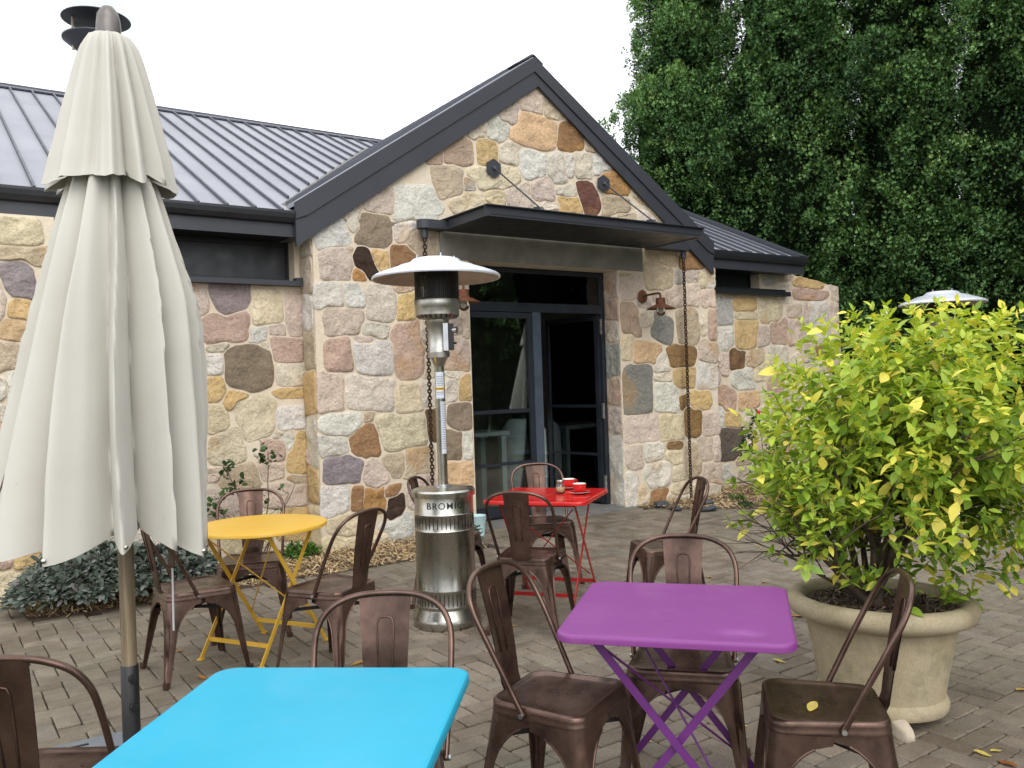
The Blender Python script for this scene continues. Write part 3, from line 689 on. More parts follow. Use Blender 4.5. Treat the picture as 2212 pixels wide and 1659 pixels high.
# gable roof
gr = MB()
for sg in (-1, 1):
    e = RS+sg*HALF
    gr.prism([B(RS, .04, zg(RS)), B(e, .04, zg(e)), B(e, -4.15, zg(e)), B(RS, -4.15, zg(RS))], Vector((0, 0, -.035)))
gable = bpart(gr, 'roof', 'zinc'); tag(gable, 'steep gable roof over the entrance')
for k in range(16):
    for sg in (-1, 1):
        o = -.25-.268*k; 
        if o < -3.8: continue
        # from the ridge down to the valley
        hid = (mz(o)-APZ-.012)/-SL; se = min(HALF, (APZ+.012-mz(o))/SL)
        if se < .1: continue
        mb = MB(); mb.strip(B(RS, o, zg(RS)+.018), B(RS+sg*se, o, zg(RS+sg*se)+.018), .022, .036, N); bpart(mb, 'roof_seam', 'seam_steel', gable)
mb = MB()
for sg in (-1, 1): mb.strip(B(RS+sg*.07, .045, zg(RS+.07)+.03), B(RS+sg*.07, -4.1, zg(RS+.07)+.03), .15, .012, S*sg-Z*SL)
bpart(mb, 'ridge_cap', 'fascia_steel', gable)
# valley gutters
for sg in (-1, 1):
    mb = MB(); e = RS+sg*(HALF-.02); oe = -(zg(e)-GZ)/MT-.02
    mb.strip(B(e, oe, zg(e)+.012), B(RS+sg*.05, -(zg(RS)-GZ)/MT-.02, zg(RS)+.012), .16, .012, (N+S*-sg)); bpart(mb, 'valley_flashing', 'threshold_concrete')
# gutters and fascias under the long eaves
def eave(s0, s1, extra=0):
    mb = MB(); prof = [(0.0, GZ-.005), (.055, GZ+.0), (.07, GZ+.002), (.07, GZ-.02), (.062, GZ-.06), (.04, GZ-.095), (.0, GZ-.105)]
    mb.rings([[B(s, o-.02, z) for o, z in prof] for s in (s0, s1)], False); 
    mb.rings([[B(s, o-.025, z-.003) for o, z in prof] for s in (s0, s1)], False)
    mb.add([B(s0, o-.02, z) for o, z in prof], [tuple(range(7))]); mb.add([B(s1, o-.02, z) for o, z in prof], [tuple(range(7))])
    bpart(mb, 'gutter', 'gutter_steel', fix=False, smooth=False)
    mb = MB(); mb.bbox(s0, s1, -.05, -.022, 2.868, GZ-.03); bpart(mb, 'eave_fascia', 'fascia_steel')
    mb = MB(); mb.bbox(s0, s1, -.52, -.052, 2.892, 2.905); bpart(mb, 'soffit', 'dark_steel')
eave(-9.2, RS-HALF+.02); eave(RS+HALF-.02, 3.47)
# clerestory strips with glass, frame, sill
def clere(s0, s1, wo, zs, zt, name_):
    fr = MB(); d = wo-.2
    fr.bbox(s0, s1, d, d+.05, zt-.04, zt); fr.bbox(s0, s1, d, d+.05, zs, zs+.035)
    n = 1
    for i in range(n+1): c = s0+(s1-s0)*i/n; fr.bbox(max(s0, c-.02), min(s1, c+.02), d+.002, d+.052, zs+.036, zt-.041)
    f = bpart(fr, 'window', 'dark_steel'); g = MB(); g.bbox(s0+.005, s1-.005, d+.012, d+.02, zs+.02, zt-.02); bpart(g, 'pane', 'gutter_steel', f)
    bk = MB(); bk.bbox(s0, s1, d-.35, d-.33, zs-.3, zt+.3); bpart(bk, 'blind', 'interior_wall', f)
clere(-5.78, -3.751, LO, 2.515, 2.89, 'l'); clere(RP+.01, 2.918, RO, 2.64, 2.93, 'r')
mb = MB(); mb.prism([B(-5.78, LO+.1, 2.455), B(-5.78, LO+.1, 2.50), B(-5.78, LO-.2, 2.53), B(-5.78, LO-.2, 2.455)], S*(5.78-3.70)); mb.bbox(-3.77, -3.705, LO-.001, LO+.09, 2.50, 2.53); bpart(mb, 'sill', 'fascia_steel')
mb = MB(); mb.bbox(RP+.02, 3.46, RO-.15, RO+.11, 2.585, 2.645); mb.bbox(RP+.02, 3.46, RO+.0, RO+.02, 2.645, 2.685); bpart(mb, 'sill', 'gutter_steel')
mb = MB(); mb.tube([B(3.36, -.09, 2.92), B(3.36, -.09, GZ-.02)], .052, 16); bpart(mb, 'downpipe', 'gutter_steel', auto=40)
# room behind the clerestory / door: dark interior
mb = MB(); s0, s1 = -3.6, 1.55
room = MB()
room.bbox(s0, s1, -5.2, -5.1, 0, 3.0); room.bbox(s0-.1, s0, -5.1, -.43, 0, 3.0); room.bbox(s1, s1+.1, -5.1, -.43, 0, 3.0); room.bbox(s0-.1, s1+.1, -5.2, -.43, 3.0, 3.06)
bpart(room, 'interior_wall', 'interior_wall')
room = MB(); room.bbox(s0-.1, s1+.1, -5.2, -.9, -.05, .02); bpart(room, 'interior_floor', 'interior_floor')
# ---- door
DO = -.25
def bar(mb, s0, s1, z0, z1, o0=DO-.05, o1=DO): mb.bbox(s0, s1, o0, o1, z0, z1)
dfm = MB(); bar(dfm, door0+.001, door0+.05, .03, 2.753, DO-.07, DO); bar(dfm, -.062, -.002, .03, 2.753, DO-.07, DO+.0); bar(dfm, door0+.051, -.063, 2.70, 2.752, DO-.07, DO); bar(dfm, door0+.051, -.063, 2.27, 2.37, DO-.07, DO+.004)
bpart(dfm, 'door_frame', 'door_steel')
mb = MB(); bar(mb, -1.065, -.955, .03, 2.268, DO-.07, DO+.012); bpart(mb, 'mullion', 'door_mullion')
g = MB(); bar(g, door0+.051, -.063, 2.371, 2.699, DO-.035, DO-.028); bpart(g, 'pane', 'window_glass')
# closed leaf
lf = MB(); a, b = door0+.052, -1.067
bar(lf, a, a+.05, .05, 2.262); bar(lf, b-.06, b, .05, 2.262); bar(lf, a+.051, b-.061, 2.20, 2.262); bar(lf, a+.051, b-.061, 1.165, 1.205); bar(lf, a+.051, b-.061, .60, .63); bar(lf, a+.051, b-.061, .05, .16)
leafo = bpart(lf, 'door', 'door_steel'); tag(leafo, 'closed left leaf of the glazed steel door')
for z0, z1 in ((.16, .60), (.63, 1.165), (1.205, 2.20)):
    g = MB(); bar(g, a+.051, b-.061, z0, z1, DO-.028, DO-.022); bpart(g, 'pane', 'window_glass', leafo)
# open leaf swung inwards on the right jamb
ang = math.radians(83); hs = -.075
def OL(x, d, z): return B(hs, DO-.04, 0)+(-S*math.cos(ang)-N*math.sin(ang))*x+(-S*math.sin(ang)+N*math.cos(ang))*d+Z*z
def obox(mb, x0, x1, z0, z1, d0=-.02, d1=.02):
    mb.add([OL(x, d, z) for x in (x0, x1) for d in (d0, d1) for z in (z0, z1)], [(0, 1, 3, 2), (4, 6, 7, 5), (0, 4, 5, 1), (2, 3, 7, 6), (0, 2, 6, 4), (1, 5, 7, 3)])
lf = MB(); LW = .88
obox(lf, 0, .055, .05, 2.262); obox(lf, LW-.055, LW, .05, 2.262); obox(lf, .056, LW-.056, 2.20, 2.262); obox(lf, .056, LW-.056, 1.17, 1.205); obox(lf, .056, LW-.056, .60, .63); obox(lf, .056, LW-.056, .05, .16)
leaf2 = bpart(lf, 'door', 'door_steel'); tag(leaf2, 'open right leaf of the glazed steel door, swung inwards')
for z0, z1 in ((.16, .60), (.63, 1.17), (1.205, 2.20)):
    g = MB(); obox(g, .056, LW-.056, z0, z1, -.003, .003); bpart(g, 'pane', 'window_glass', leaf2)
hd = MB(); hd.tube([OL(LW-.03, -.05, 1.0), OL(LW-.03, -.05, 1.3)], .01, 8); bpart(hd, 'handle', 'galvanised', leaf2)
for z in (.28, 1.13, 2.12):
    h = MB(); h.bbox(-.085, -.060, DO-.02, DO+.012, z-.09, z+.09); bpart(h, 'hinge', 'galvanised')

# ---- awning over the door (part of the building)
aw = empty('awning', (0, 0, 0)); aw.parent = bld; aw.location = Vector(B(-.96, .4, 3.02))+BI
AWI = BI-Vector(aw.location)
def apart(mb, name, mats, **k):
    mb.v = [(v[0]+BI.x-aw.location.x, v[1]+BI.y-aw.location.y, v[2]+BI.z-aw.location.z) for v in mb.v]
    return mb.build(name, mats, aw, **k)
A0, A1, AO, AZ0, AZ1 = -2.35, .42, .94, 3.015, 3.125
mb = MB(); mb.bbox(A0+.02, A1-.02, .03, AO-.02, AZ0+.012, AZ0+.03); apart(mb, 'awning_sheet', 'dark_steel')
def chan(p, q, out):    # rolled channel facing outwards: web + two flanges
    mb = MB(); p = Vector(p); q = Vector(q); out = Vector(out)
    prof = [(0.0, AZ0), (.045, AZ0), (.045, AZ0+.008), (.008, AZ0+.016), (.008, AZ1-.016), (.045, AZ1-.008), (.045, AZ1), (0, AZ1)]
    mb.rings([[c+out*u+Z*z for u, z in prof] for c in (p, q)], True, True, True); return mb
e = .045
apart(chan(B(A0-e, AO-.045, 0), B(A1+e, AO-.045, 0), N), 'front_channel', 'fascia_steel')
apart(chan(B(A0, .02, 0), B(A0, AO-.046, 0), -S), 'side_channel', 'fascia_steel')
apart(chan(B(A1, .02, 0), B(A1, AO-.046, 0), S), 'side_channel', 'fascia_steel')
for s0, s1 in ((-2.66, A0-.002), (A1+.002, 1.05)):
    mb = MB(); out_left = s0 < -2
    n = 8; pts = []
    c = s0+.075 if out_left else s1-.075
    loop = [B(s1 if out_left else s0, .03, 0), B(s1 if out_left else s0, .18, 0)]
    arc = [B(c+math.cos(t)*.075*(-1 if out_left else 1), .105+math.sin(t)*.075, 0) for t in [PI/2-PI*k/n for k in range(n+1)]]
    loop += arc
    mb.prism([p+Z*(AZ0+.004) for p in loop], Z*.085); apart(mb, 'gutter_arm', 'fascia_steel')
    mb = MB(); mb.lathe([(.034, -.09), (.034, 0)], 14, B(c, .105, AZ0+.004), cap0=True); apart(mb, 'outlet', 'fascia_steel', auto=40)
for hs_ in (-1.70, -.20):
    mb = MB(); hx = [B(hs_+.085*math.cos(PI/6+k*PI/3), .03, 3.73+.085*math.sin(PI/6+k*PI/3)) for k in range(6)]
    hx = [B(hs_+.098*math.sin(k*PI/3), .03, 3.73+.098*math.cos(k*PI/3)) for k in range(6)]
    mb.prism(hx, N*.014); apart(mb, 'anchor_plate', 'fascia_steel')
    mb = MB(); end = B(hs_+.06, .76, AZ1+.045); mb.tube([B(hs_, .045, 3.73), end], .0085, 8); mb.box(B(hs_, .055, 3.73), (.03, .03, .03)); apart(mb, 'tie_rod', 'fascia_steel')
    mb = MB(); Rr = Matrix.Rotation(TH, 3, 'Z'); mb.prism([B(hs_-.005, .66, AZ1+.0), B(hs_-.005, .86, AZ1), B(hs_-.005, .80, AZ1+.06), B(hs_-.005, .72, AZ1+.07)], S*.05); mb.box(B(hs_+.02, .76, AZ1-.005), (.16, .2, .012), Rr); apart(mb, 'bracket', 'fascia_steel')
# ---- flue on the roof
fl = empty('chimney', (0, 0, 0)); fl.parent = bld; fp = B(-4.86, -3.5, 0); fl.location = fp+Z*4.85+BI
mb = MB(); mb.lathe([(.15, -.1), (.15, .62)], 28); mb.build('flue_pipe', 'galvanised', fl, auto=40)
mb = MB(); mb.lathe([(.15, .62), (.37, .80), (.37, .815), (.16, .64)], 36); mb.build('cowl_disc', 'fascia_steel', fl, auto=30)
mb = MB(); mb.lathe([(.001, 1.14), (.37, 1.055), (.375, 1.045), (.36, 1.04), (.001, 1.045)], 36); mb.build('cowl_disc', 'fascia_steel', fl, auto=30)
for k in range(4): a = k*PI/2+.5; mb = MB(); mb.tube([(.25*math.cos(a), .25*math.sin(a), .66), (.25*math.cos(a), .25*math.sin(a), 1.05)], .014, 8); mb.build('cowl_strut', 'quartz_stone', fl)

# ---- rain chains (each hangs from its outlet): things
def rain_chain(s, label):
    root = empty('rain_chain', B(s, .105, AZ0-.085), 0, label, 'chain', 'rain chains hanging beside the entrance')
    n = 92; L = .034; m = []
    me = None
    lm = MB(); pts = []
    for k in range(10):
        a = 2*PI*k/10; pts.append((.0165*math.cos(a), 0, .0235*math.sin(a)))
    lm.tube(pts, .0072, 6, closed=True); me = lm.mesh('link'); me.materials.append(MATS['chain_iron']); me.shade_smooth()
    k = 0; z = -.02
    while z > -(AZ0-.09):
        o = bpy.data.objects.new('link', me); sc.collection.objects.link(o); o.parent = root
        o.location = (random.gauss(0, .001), random.gauss(0, .001), z); o.rotation_euler = (0, 0, (PI/2 if k % 2 else 0)+.4)
        z -= .0335; k += 1
rain_chain(-2.585, 'left rusty rain chain hanging behind the patio heater pole')
rain_chain(.975, 'right rusty rain chain hanging from the awning beside the right wall lamp')

# ---- wall lamps
def wall_lamp(s, zc, label):
    root = empty('wall_lamp', B(s, .025, zc), TH, label, 'lamp', 'rusty lamps on either side of the door')   # local x = along wall, -y = outwards
    mb = MB(); Rm = Matrix.Rotation(PI/2, 3, 'X')
    prof = [(.075, 0), (.075, .006), (.06, .014), (.02, .02), (.001, .021)]
    mb.rings([[Rm @ Vector((r*math.cos(2*PI*k/24), r*math.sin(2*PI*k/24), z)) for k in range(24)] for r, z in prof]); mb.build('back_plate', 'rusty_iron', root, auto=40)
    mb = MB(); mb.tube(spline([(0, -.01, 0), (0, -.12, .008), (.01, -.24, .012), (.015, -.275, 0), (.015, -.28, -.05)], 5), .013, 10); mb.build('arm', 'rusty_iron', root, smooth=True)
    mb = MB(); c = (.015, -.28, 0)
    mb.lathe([(.001, -.04), (.052, -.045), (.056, -.05), (.056, -.115), (.062, -.12), (.165, -.168), (.167, -.172), (.16, -.17), (.055, -.13), (.05, -.12)], 36, c); mb.build('lamp_shade', 'rusty_iron', root, auto=35)
    mb = MB(); mb.lathe([(.03, -.14), (.05, -.17), (.056, -.2), (.045, -.235), (.02, -.252), (.001, -.255)], 24, c); mb.build('bulb', 'glass_jar', root, smooth=True)
    mb = MB(); mb.lathe([(.012, -.14), (.02, -.17), (.022, -.2), (.012, -.215), (.001, -.22)], 12, c); mb.build('filament', 'white_glass_bulb', root, smooth=True)
wall_lamp(.355, 2.46, 'rusty wall lamp with conical shade right of the glass door')
wall_lamp(-2.30, 2.46, 'rusty wall lamp left of the door, half hidden by the patio heater')

# ---- things inside, seen dimly through the glass
rt = empty('storage_drum', B(-.35, -1.5, .02), TH, 'pale grey storage drum standing inside behind the open door', 'drum')
mb = MB(); mb.lathe([(.27, 0), (.30, .02), (.31, .25), (.32, .27), (.31, .29), (.31, .55), (.32, .57), (.31, .59), (.30, .86), (.2, 1.0), (.12, 1.02)], 32, cap0=True, cap1=True); mb.build('drum_body', 'drum_paint', rt, auto=30)
mb = MB(); mb.lathe([(.13, 1.02), (.13, 1.06), (.001, 1.065)], 24); mb.build('lid', 'black_plastic', rt, auto=30)
ct = empty('work_table', B(-1.45, -1.6, .02), TH, 'plain timber table standing inside behind the closed door leaf', 'table')
mb = MB(); mb.box((0, 0, .86), (1.5, .6, .05)); mb.build('tabletop', 'drum_paint', ct)
for sx in (-1, 1):
    for sy in (-1, 1): mb = MB(); mb.box((sx*.68, sy*.24, .415), (.07, .07, .83)); mb.build('leg', 'drum_paint', ct)
for s, zc, w, lab in ((-1.55, 1.62, .75, 'larger framed picture on the dark wall inside the door'), (-.2, 1.7, .5, 'smaller framed picture on the dark wall behind the open door')):
    pr = empty('wall_picture', B(s, -5.07, zc), TH, lab, 'picture')
    mb = MB(); mb.box((0, -.02, 0), (w, .03, w*.9)); mb.build('frame', 'timber_frame', pr); mb = MB(); mb.box((0, -.04, 0), (w-.08, .008, w*.9-.08)); mb.build('print', 'picture_print', pr)

# ================================================================== PATIO HEATERS
def heater(loc, rz, label, hscale=1., group='steel patio heaters'):
    r = empty('patio_heater', loc, rz, label, 'heater', group)
    mb = MB(); mb.lathe([(.205, 0), (.212, .01), (.212, .05), (.206, .065), (.190, .10), (.186, .115)], 48, cap0=True); mb.build('base_skirt', 'stainless', r, auto=35)
    mb = MB(); mb.lathe([(.184, .11), (.184, .125), (.1855, .13), (.184, .135), (.184, .225), (.1865, .23), (.184, .236), (.184, .59), (.188, .595), (.184, .601), (.184, .69), (.188, .695), (.184, .701), (.184, .80)], 64); mb.build('cylinder_housing', 'stainless', r, auto=50)
    mb = MB(); mb.lathe([(.184, .797), (.196, .80), (.198, .83), (.19, .842), (.12, .852), (.001, .856)], 48); mb.build('housing_lid', 'stainless', r, auto=35)
    mb = MB()
    for z0, z1 in ((.14, .215), (.61, .68)):
        for k in range(44):
            a = 2*PI*k/44; c, s = math.cos(a), math.sin(a); R_ = .1846; t = .0028
            q = [Vector((R_*c-s*u, R_*s+c*u, z)) for u, z in ((-t, z0), (t, z0), (t, z1), (-t, z1))]
            mb.prism(q, Vector((c, s, 0))*.0008)
    tag(mb.build('vent_slot', 'black_plastic', r), kind='stuff')
    mb = MB(); mb.lathe([(.031, .85), (.031, 1.60), (.033, 1.61), (.05, 1.65), (.055, 1.66)], 24); mb.build('pole', 'stainless', r, auto=40)
    mb = MB(); mb.lathe([(.055, .85), (.055, .862), (.033, .868)], 24); mb.build('pole_collar', 'galvanised', r, auto=40)
    mb = MB(); mb.lathe([(.001, 1.655), (.068, 1.66), (.070, 1.69), (.066, 1.695), (.066, 1.865), (.070, 1.87), (.070, 1.895)], 32, cap1=True); mb.build('control_housing', 'stainless_dull', r, auto=40)
    mb = MB(); mb.box((.052, -.058, 1.785), (.03, .03, .17)); mb.build('control_bracket', 'galvanised', r)
    mb = MB(); mb.box((.085, -.052, 1.785), (.03, .045, .165), bev=.003); mb.build('control_panel', 'black_plastic', r)
    mb = MB(); mb.tube([(.098, -.075, 1.825), (.125, -.085, 1.825)], [.017, .022], 12); mb.build('knob', 'galvanised', r, auto=40)
    mb = MB(); mb.tube([(.098, -.07, 1.745), (.118, -.075, 1.745)], .007, 8); mb.build('igniter_button', 'black_plastic', r)
    mb = MB(); mb.lathe([(.07, 1.895), (.112, 1.905), (.137, 1.925), (.137, 1.965), (.139, 1.97), (.143, 1.985), (.143, 2.01), (.139, 2.02)], 48); mb.build('burner_bowl', 'stainless_dull', r, auto=35)
    mb = MB()
    for k in range(24):
        a = 2*PI*k/24; c, s = math.cos(a), math.sin(a); t = .005
        p0 = Vector((.114*c, .114*s, 1.9048)); p1 = Vector((.134*c, .134*s, 1.9225)); tt = Vector((-s, c, 0))*t; nrm = Vector((c, s, -1)).normalized()*.0015
        mb.prism([p0-tt+nrm*.2, p0+tt+nrm*.2, p1+tt+nrm*.2, p1-tt+nrm*.2], nrm)
    tag(mb.build('vent_slot', 'black_plastic', r), kind='stuff')
    # mesh screen: woven wires
    mb = MB(); R_ = .137; z0, z1 = 2.02, 2.195
    for k in range(72):
        a = 2*PI*k/72; c, s = math.cos(a), math.sin(a)
        mb.strip((R_*c, R_*s, z0), (R_*c, R_*s, z1), .0042, .002, (-s, c, 0))
    for k in range(22):
        z = z0+(z1-z0)*(k+.5)/22; mb.rings([[Vector((rr*math.cos(2*PI*j/36), rr*math.sin(2*PI*j/36), zz)) for j in range(36)] for rr, zz in ((R_, z-.0019), (R_+.0015, z), (R_, z+.0019))])
    tag(mb.build('mesh_screen', 'black_plastic', r), kind='stuff')
    mb = MB(); mb.lathe([(.139, 2.19), (.139, 2.205), (.12, 2.215), (.001, 2.215)], 36); mb.lathe([(.139, 2.012), (.141, 2.026), (.137, 2.03)], 36); mb.build('screen_rim', 'black_plastic', r, auto=40)
    mb = MB(); mb.lathe([(.075, 2.0), (.07, 2.19)], 20); mb.build('emitter_cone', 'dark_steel', r, smooth=True)
    mb = MB(); zr = 2.163; prof = [(.001, 2.283), (.12, 2.281), (.145, 2.274), (.165, 2.255), (.185, 2.245), (.235, 2.235), (.25, 2.226), (.33, 2.200), (.385, 2.178), (.399, 2.168), (.403, 2.158), (.398, 2.150), (.394, 2.152)]
    mb.lathe(prof, 72); mb.build('reflector_hood', 'aluminium_white', r, auto=55)
    mb = MB(); mb.lathe([(.394, 2.1515), (.38, 2.172), (.30, 2.202), (.18, 2.236), (.001, 2.25)], 72); mb.build('hood_underside', 'reflector_under', r, smooth=True)
    mb = MB()
    for k in range(4):
        a = k*PI/2+.35; mb.tube([(.12*math.cos(a), .12*math.sin(a), 2.27), (.12*math.cos(a), .12*math.sin(a), 2.30)], .006, 8)
    mb.build('hood_nut', 'galvanised', r)
    return r
H1 = Vector((-.452, 5.335, 0))
h1 = heater(H1, 0, 'tall stainless patio heater lettered BROMIC standing before the entrance wall')
# lettering, wrapped on the cylinder
def text_mesh(txt, size, bold=.0):
    cu = bpy.data.curves.new('txt', 'FONT'); cu.body = txt; cu.size = size; cu.align_x = 'CENTER'; cu.align_y = 'CENTER'; cu.offset = bold; cu.space_character = 1.18; cu.resolution_u = 4
    to = bpy.data.objects.new('txt', cu); sc.collection.objects.link(to); dg = bpy.context.evaluated_depsgraph_get()
    me = bpy.data.meshes.new_from_object(to.evaluated_get(dg)); bpy.data.objects.remove(to); return me
me = text_mesh('BROMIC', .056, .0003)
af = math.atan2(-H1.y, -H1.x)
for v in me.vertices:
    a = af+v.co.x/.186+.03; v.co = Vector((.1868*math.cos(a), .1868*math.sin(a), .752+v.co.y))
link('lettering', me, 'label_ink', h1)
# labels on the pole
def pole_label(z0, z1, a0, a1, mat, nm='sticker', R_=.0316):
    mb = MB(); n = 8
    mb.rings([[Vector((R_*math.cos(af+a0+(a1-a0)*k/n), R_*math.sin(af+a0+(a1-a0)*k/n), z)) for k in range(n+1)] for z in (z0, z1)], False); return mb
mb = pole_label(1.405, 1.60-.03, -.9, .9, None); mb.build('sticker', 'label_white', h1, smooth=True)
mb = pole_label(1.455, 1.475, -.9, .9, None, R_=.0319); mb.build('sticker', 'label_yellow', h1, smooth=True)
mb = pole_label(1.06, 1.385, 0.0, 1.1, None); mb.build('sticker', 'label_white', h1, smooth=True)
mb = MB(); z = 1.09
while z < 1.55:
    if not 1.385 < z < 1.43 and not 1.45 < z < 1.48:
        q = pole_label(z, z+.0025, (.08 if z < 1.39 else -.7), (1.0 if z < 1.39 else .7), None, R_=.0319); mb.add(q.v, q.f)
    z += .011
q = pole_label(1.462, 1.468, -.8, .8, None, R_=.0322); mb.add(q.v, q.f)
mb.build('sticker_print', 'label_ink', h1)
mb = MB(); Rz = Matrix.Rotation(af, 3, 'Z')
h2 = copy_tree(h1); h2.location = (4.32, 8.5, -.02); h2.scale = (1, 1, 1); h2['label'] = 'distant patio heater, its silver hood showing above the lemon tree'

# ================================================================== CHAIRS
def chair_proto():
    r = empty('metal_chair', (0, 0, 0), 0)
    def sq(w, d, z, rad, y0=0., n=7):       # rounded rectangle ring
        out = []
        for cx_, cy_, a0 in ((w/2-rad, d/2-rad, 0), (-w/2+rad, d/2-rad, PI/2), (-w/2+rad, -d/2+rad, PI), (w/2-rad, -d/2+rad, 3*PI/2)):
            for k in range(n):
                a = a0+PI/2*k/(n-1); out.append(Vector((cx_+rad*math.cos(a), y0+cy_+rad*math.sin(a), z)))
        return out
    mb = MB()
    rs = [sq(.05, .05, .4485, .02), sq(.20, .20, .4475, .06), sq(.29, .285, .4465, .05), sq(.315, .31, .449, .05), sq(.335, .33, .4545, .05), sq(.348, .343, .4545, .052), sq(.357, .352, .448, .054), sq(.360, .355, .438, .055), sq(.360, .355, .425, .055), sq(.364, .359, .420, .056), sq(.362, .357, .412, .056)]
    # trapezoid: wider towards the front
    for q in rs:
        for v in q: v.x *= 1+.10*(v.y/.18)
    mb.rings(rs, True, True, False); seat = mb.build('seat', 'bronze_chair', r, smooth=True)
    mb = MB()
    for x, y in ((0, .0), (.035, .0), (-.035, .0), (0, .035), (0, -.035), (.03, .06), (-.03, .06)): mb.lathe([(.0048, .4492), (.001, .4493)], 10, (x, y, .0))
    tag(mb.build('drain_hole', 'black_plastic', seat), kind='stuff')
    # legs: pressed sheet with two wings that meet in arches
    def legmesh(sx, sy):
        m = MB(); rs = []; zs = [.418, .405, .392, .38, .366, .35, .33, .305, .27, .22, .16, .10, .05, .03, 0.]
        edge1 = []; edge2 = []
        for z in zs:
            t = 1-z/.418
            hx = (.180+(.045*t))*(1+.10*sy*(1-t)); hy = .1775+.045*t
            zc, zt = .235, .391          # arch
            if z >= zt: wx = hx-.0005; wy = hy-.0005
            elif z > zc:
                ah = math.sqrt(max(0, 1-((z-zc)/(zt-zc))**2)); wx = hx-(hx-.046)*ah; wy = hy-(hy-.046)*ah
            else: f = z/zc; wx = wy = .020+.026*f
            rad = .05*(1-t)+.012*t; rad = min(rad, wx*.85, wy*.85); ring = [Vector((hx-wx, hy, z))]
            for k in range(7): a = PI/2-PI/2*k/6; ring.append(Vector((hx-rad+rad*math.cos(a), hy-rad+rad*math.sin(a), z)))
            # groove down the corner
            if z < .33:
                g = .012*min(1, (.33-z)/.08)*(1 if z > .06 else 0)
                for k in (3, 4): ring[k] = ring[k]-Vector((g, g, 0))*.7
                ring[2] = ring[2]; ring[5] = ring[5]
            ring.append(Vector((hx, hy-wy, z)))
            ring = [Vector((v.x*sx, v.y*sy, v.z)) for v in ring]; rs.append(ring); edge1.append(ring[0]); edge2.append(ring[-1])
        m.rings(rs, False)
        inner = [[Vector((v.x-sx*.003, v.y-sy*.003, v.z)) for v in ring] for ring in rs]; m.rings(inner, False)
        e1 = [p for p in edge1 if p.z < .3915]; e2 = [p for p in edge2 if p.z < .3915]
        m.tube(e1, .0042, 6); m.tube(e2, .0042, 6)
        f = rs[-1]; c = sum(f, Vector())/len(f); m.rings([[c+Vector((.017*math.cos(2*PI*k/10), .017*math.sin(2*PI*k/10), z)) for k in range(10)] for z in (0, .03)], True, True, True)
        return m
    for sx in (-1, 1):
        for sy in (1, -1): legmesh(sx, sy).build('leg', 'bronze_chair', r, auto=50)
    mb = MB(); z = .335
    for a, b in (((-.165, -.165), (.165, .165)), ((-.165, .165), (.165, -.165))): mb.strip((a[0], a[1], z), (b[0], b[1], z+.004), .018, .004, (0, 0, 1))
    mb.build('brace', 'black_plastic', r)
    # back hoop
    half = [(.184, -.030, .425), (.188, -.055, .475), (.196, -.105, .575), (.203, -.160, .68), (.200, -.200, .755), (.172, -.228, .808), (.118, -.246, .838), (.05, -.254, .850)]
    pts = [Vector(p) for p in half]+[Vector((-p[0], p[1], p[2])) for p in reversed(half)]
    mb = MB(); mb.tube(spline(pts, 4), .0095, 10); hoop = mb.build('back_frame', 'bronze_chair', r, smooth=True)
    mb = MB()
    for sx in (-1, 1): mb.tube([(sx*.193, -.034, .432), (sx*.199, -.034, .432)], .008, 10)
    mb.build('bolt', 'galvanised', hoop)
    # splat, dished sheet
    def spl(u, t):                # u -1..1 across, t 0..1 up
        w = (.056+.023*t)+.0*t; y = -.178-.078*t+.006*math.sin(PI*t)-.010*(1-u*u); z = .440+.408*t
        if t < .06: y += .008*(1-t/.06)
        return Vector((u*w, y, z))
    mb = MB(); us = [-1, -.8, -.5, -.2, .2, .5, .8, 1]
    mb.rings([[spl(u, t) for u in us] for t in [k/14 for k in range(15)]], False); mb.rings([[spl(u, t)+Vector((0, -.003, 0)) for u in us] for t in [k/14 for k in range(15)]], False)
    sp = mb.build('backrest', 'bronze_chair', r, smooth=True, fix=False)
    mb = MB(); path = [(-.30, .30), (-.32, .5), (-.34, .7), (-.34, .78), (-.26, .825), (0, .835), (.26, .825), (.34, .78), (.34, .7), (.32, .5), (.30, .30)]
    for dy in (.0015, -.0045): mb.tube([spl(u, t)+Vector((0, dy, 0)) for u, t in path], .0032, 6)
    mb.build('pressed_rib', 'bronze_chair', sp, smooth=True)
    return r
proto = chair_proto(); used = False
def place_chair(x, y, fx, fy, label):
    global used
    c = proto if not used else copy_tree(proto); used = True
    c.location = (x, y, 0); c.rotation_euler = (0, 0, math.atan2(fy, fx)-PI/2)
    tag(c, label, 'chair', 'brown metal cafe chairs on the terrace')
CH = [(-1.275, 2.335, .02, 1, 'bronze metal chair at the bottom left corner, cut by the frame'),
 (-.405, 2.365, .03, -1, 'bronze metal chair tucked behind the blue table'),
 (.12, 2.835, .86, -.50, 'bronze metal chair left of the purple table'),
 (.60, 3.16, -.24, -.97, 'bronze metal chair behind the purple table, seen through its legs'),
 (.945, 2.68, -.975, .22, 'bronze metal chair with a yellow leaf on its seat, before the plant pot'),
 (.075, 5.17, .30, .95, 'bronze metal chair with its back to us at the red table'),
 (.21, 6.40, .20, -.98, 'bronze metal chair on the door side of the red table'),
 (-.46, 5.86, .97, -.22, 'bronze metal chair mostly hidden behind the steel patio heater'),
 (.915, 5.30, -.98, -.14, 'bronze metal chair alone on open paving right of the red table'),
 (-1.755, 4.60, .79, .61, 'bronze metal chair between the umbrella and the yellow table'),
 (-.985, 4.52, -.87, .49, 'bronze metal chair on the heater side of the yellow table'),
 (-1.655, 5.29, .26, -.965, 'bronze metal chair behind the yellow table beside the rose stems'),
 (3.17, 8.80, -.9, .3, 'distant metal chair whose legs show behind the lemon tree')]
for q in CH: place_chair(*q)

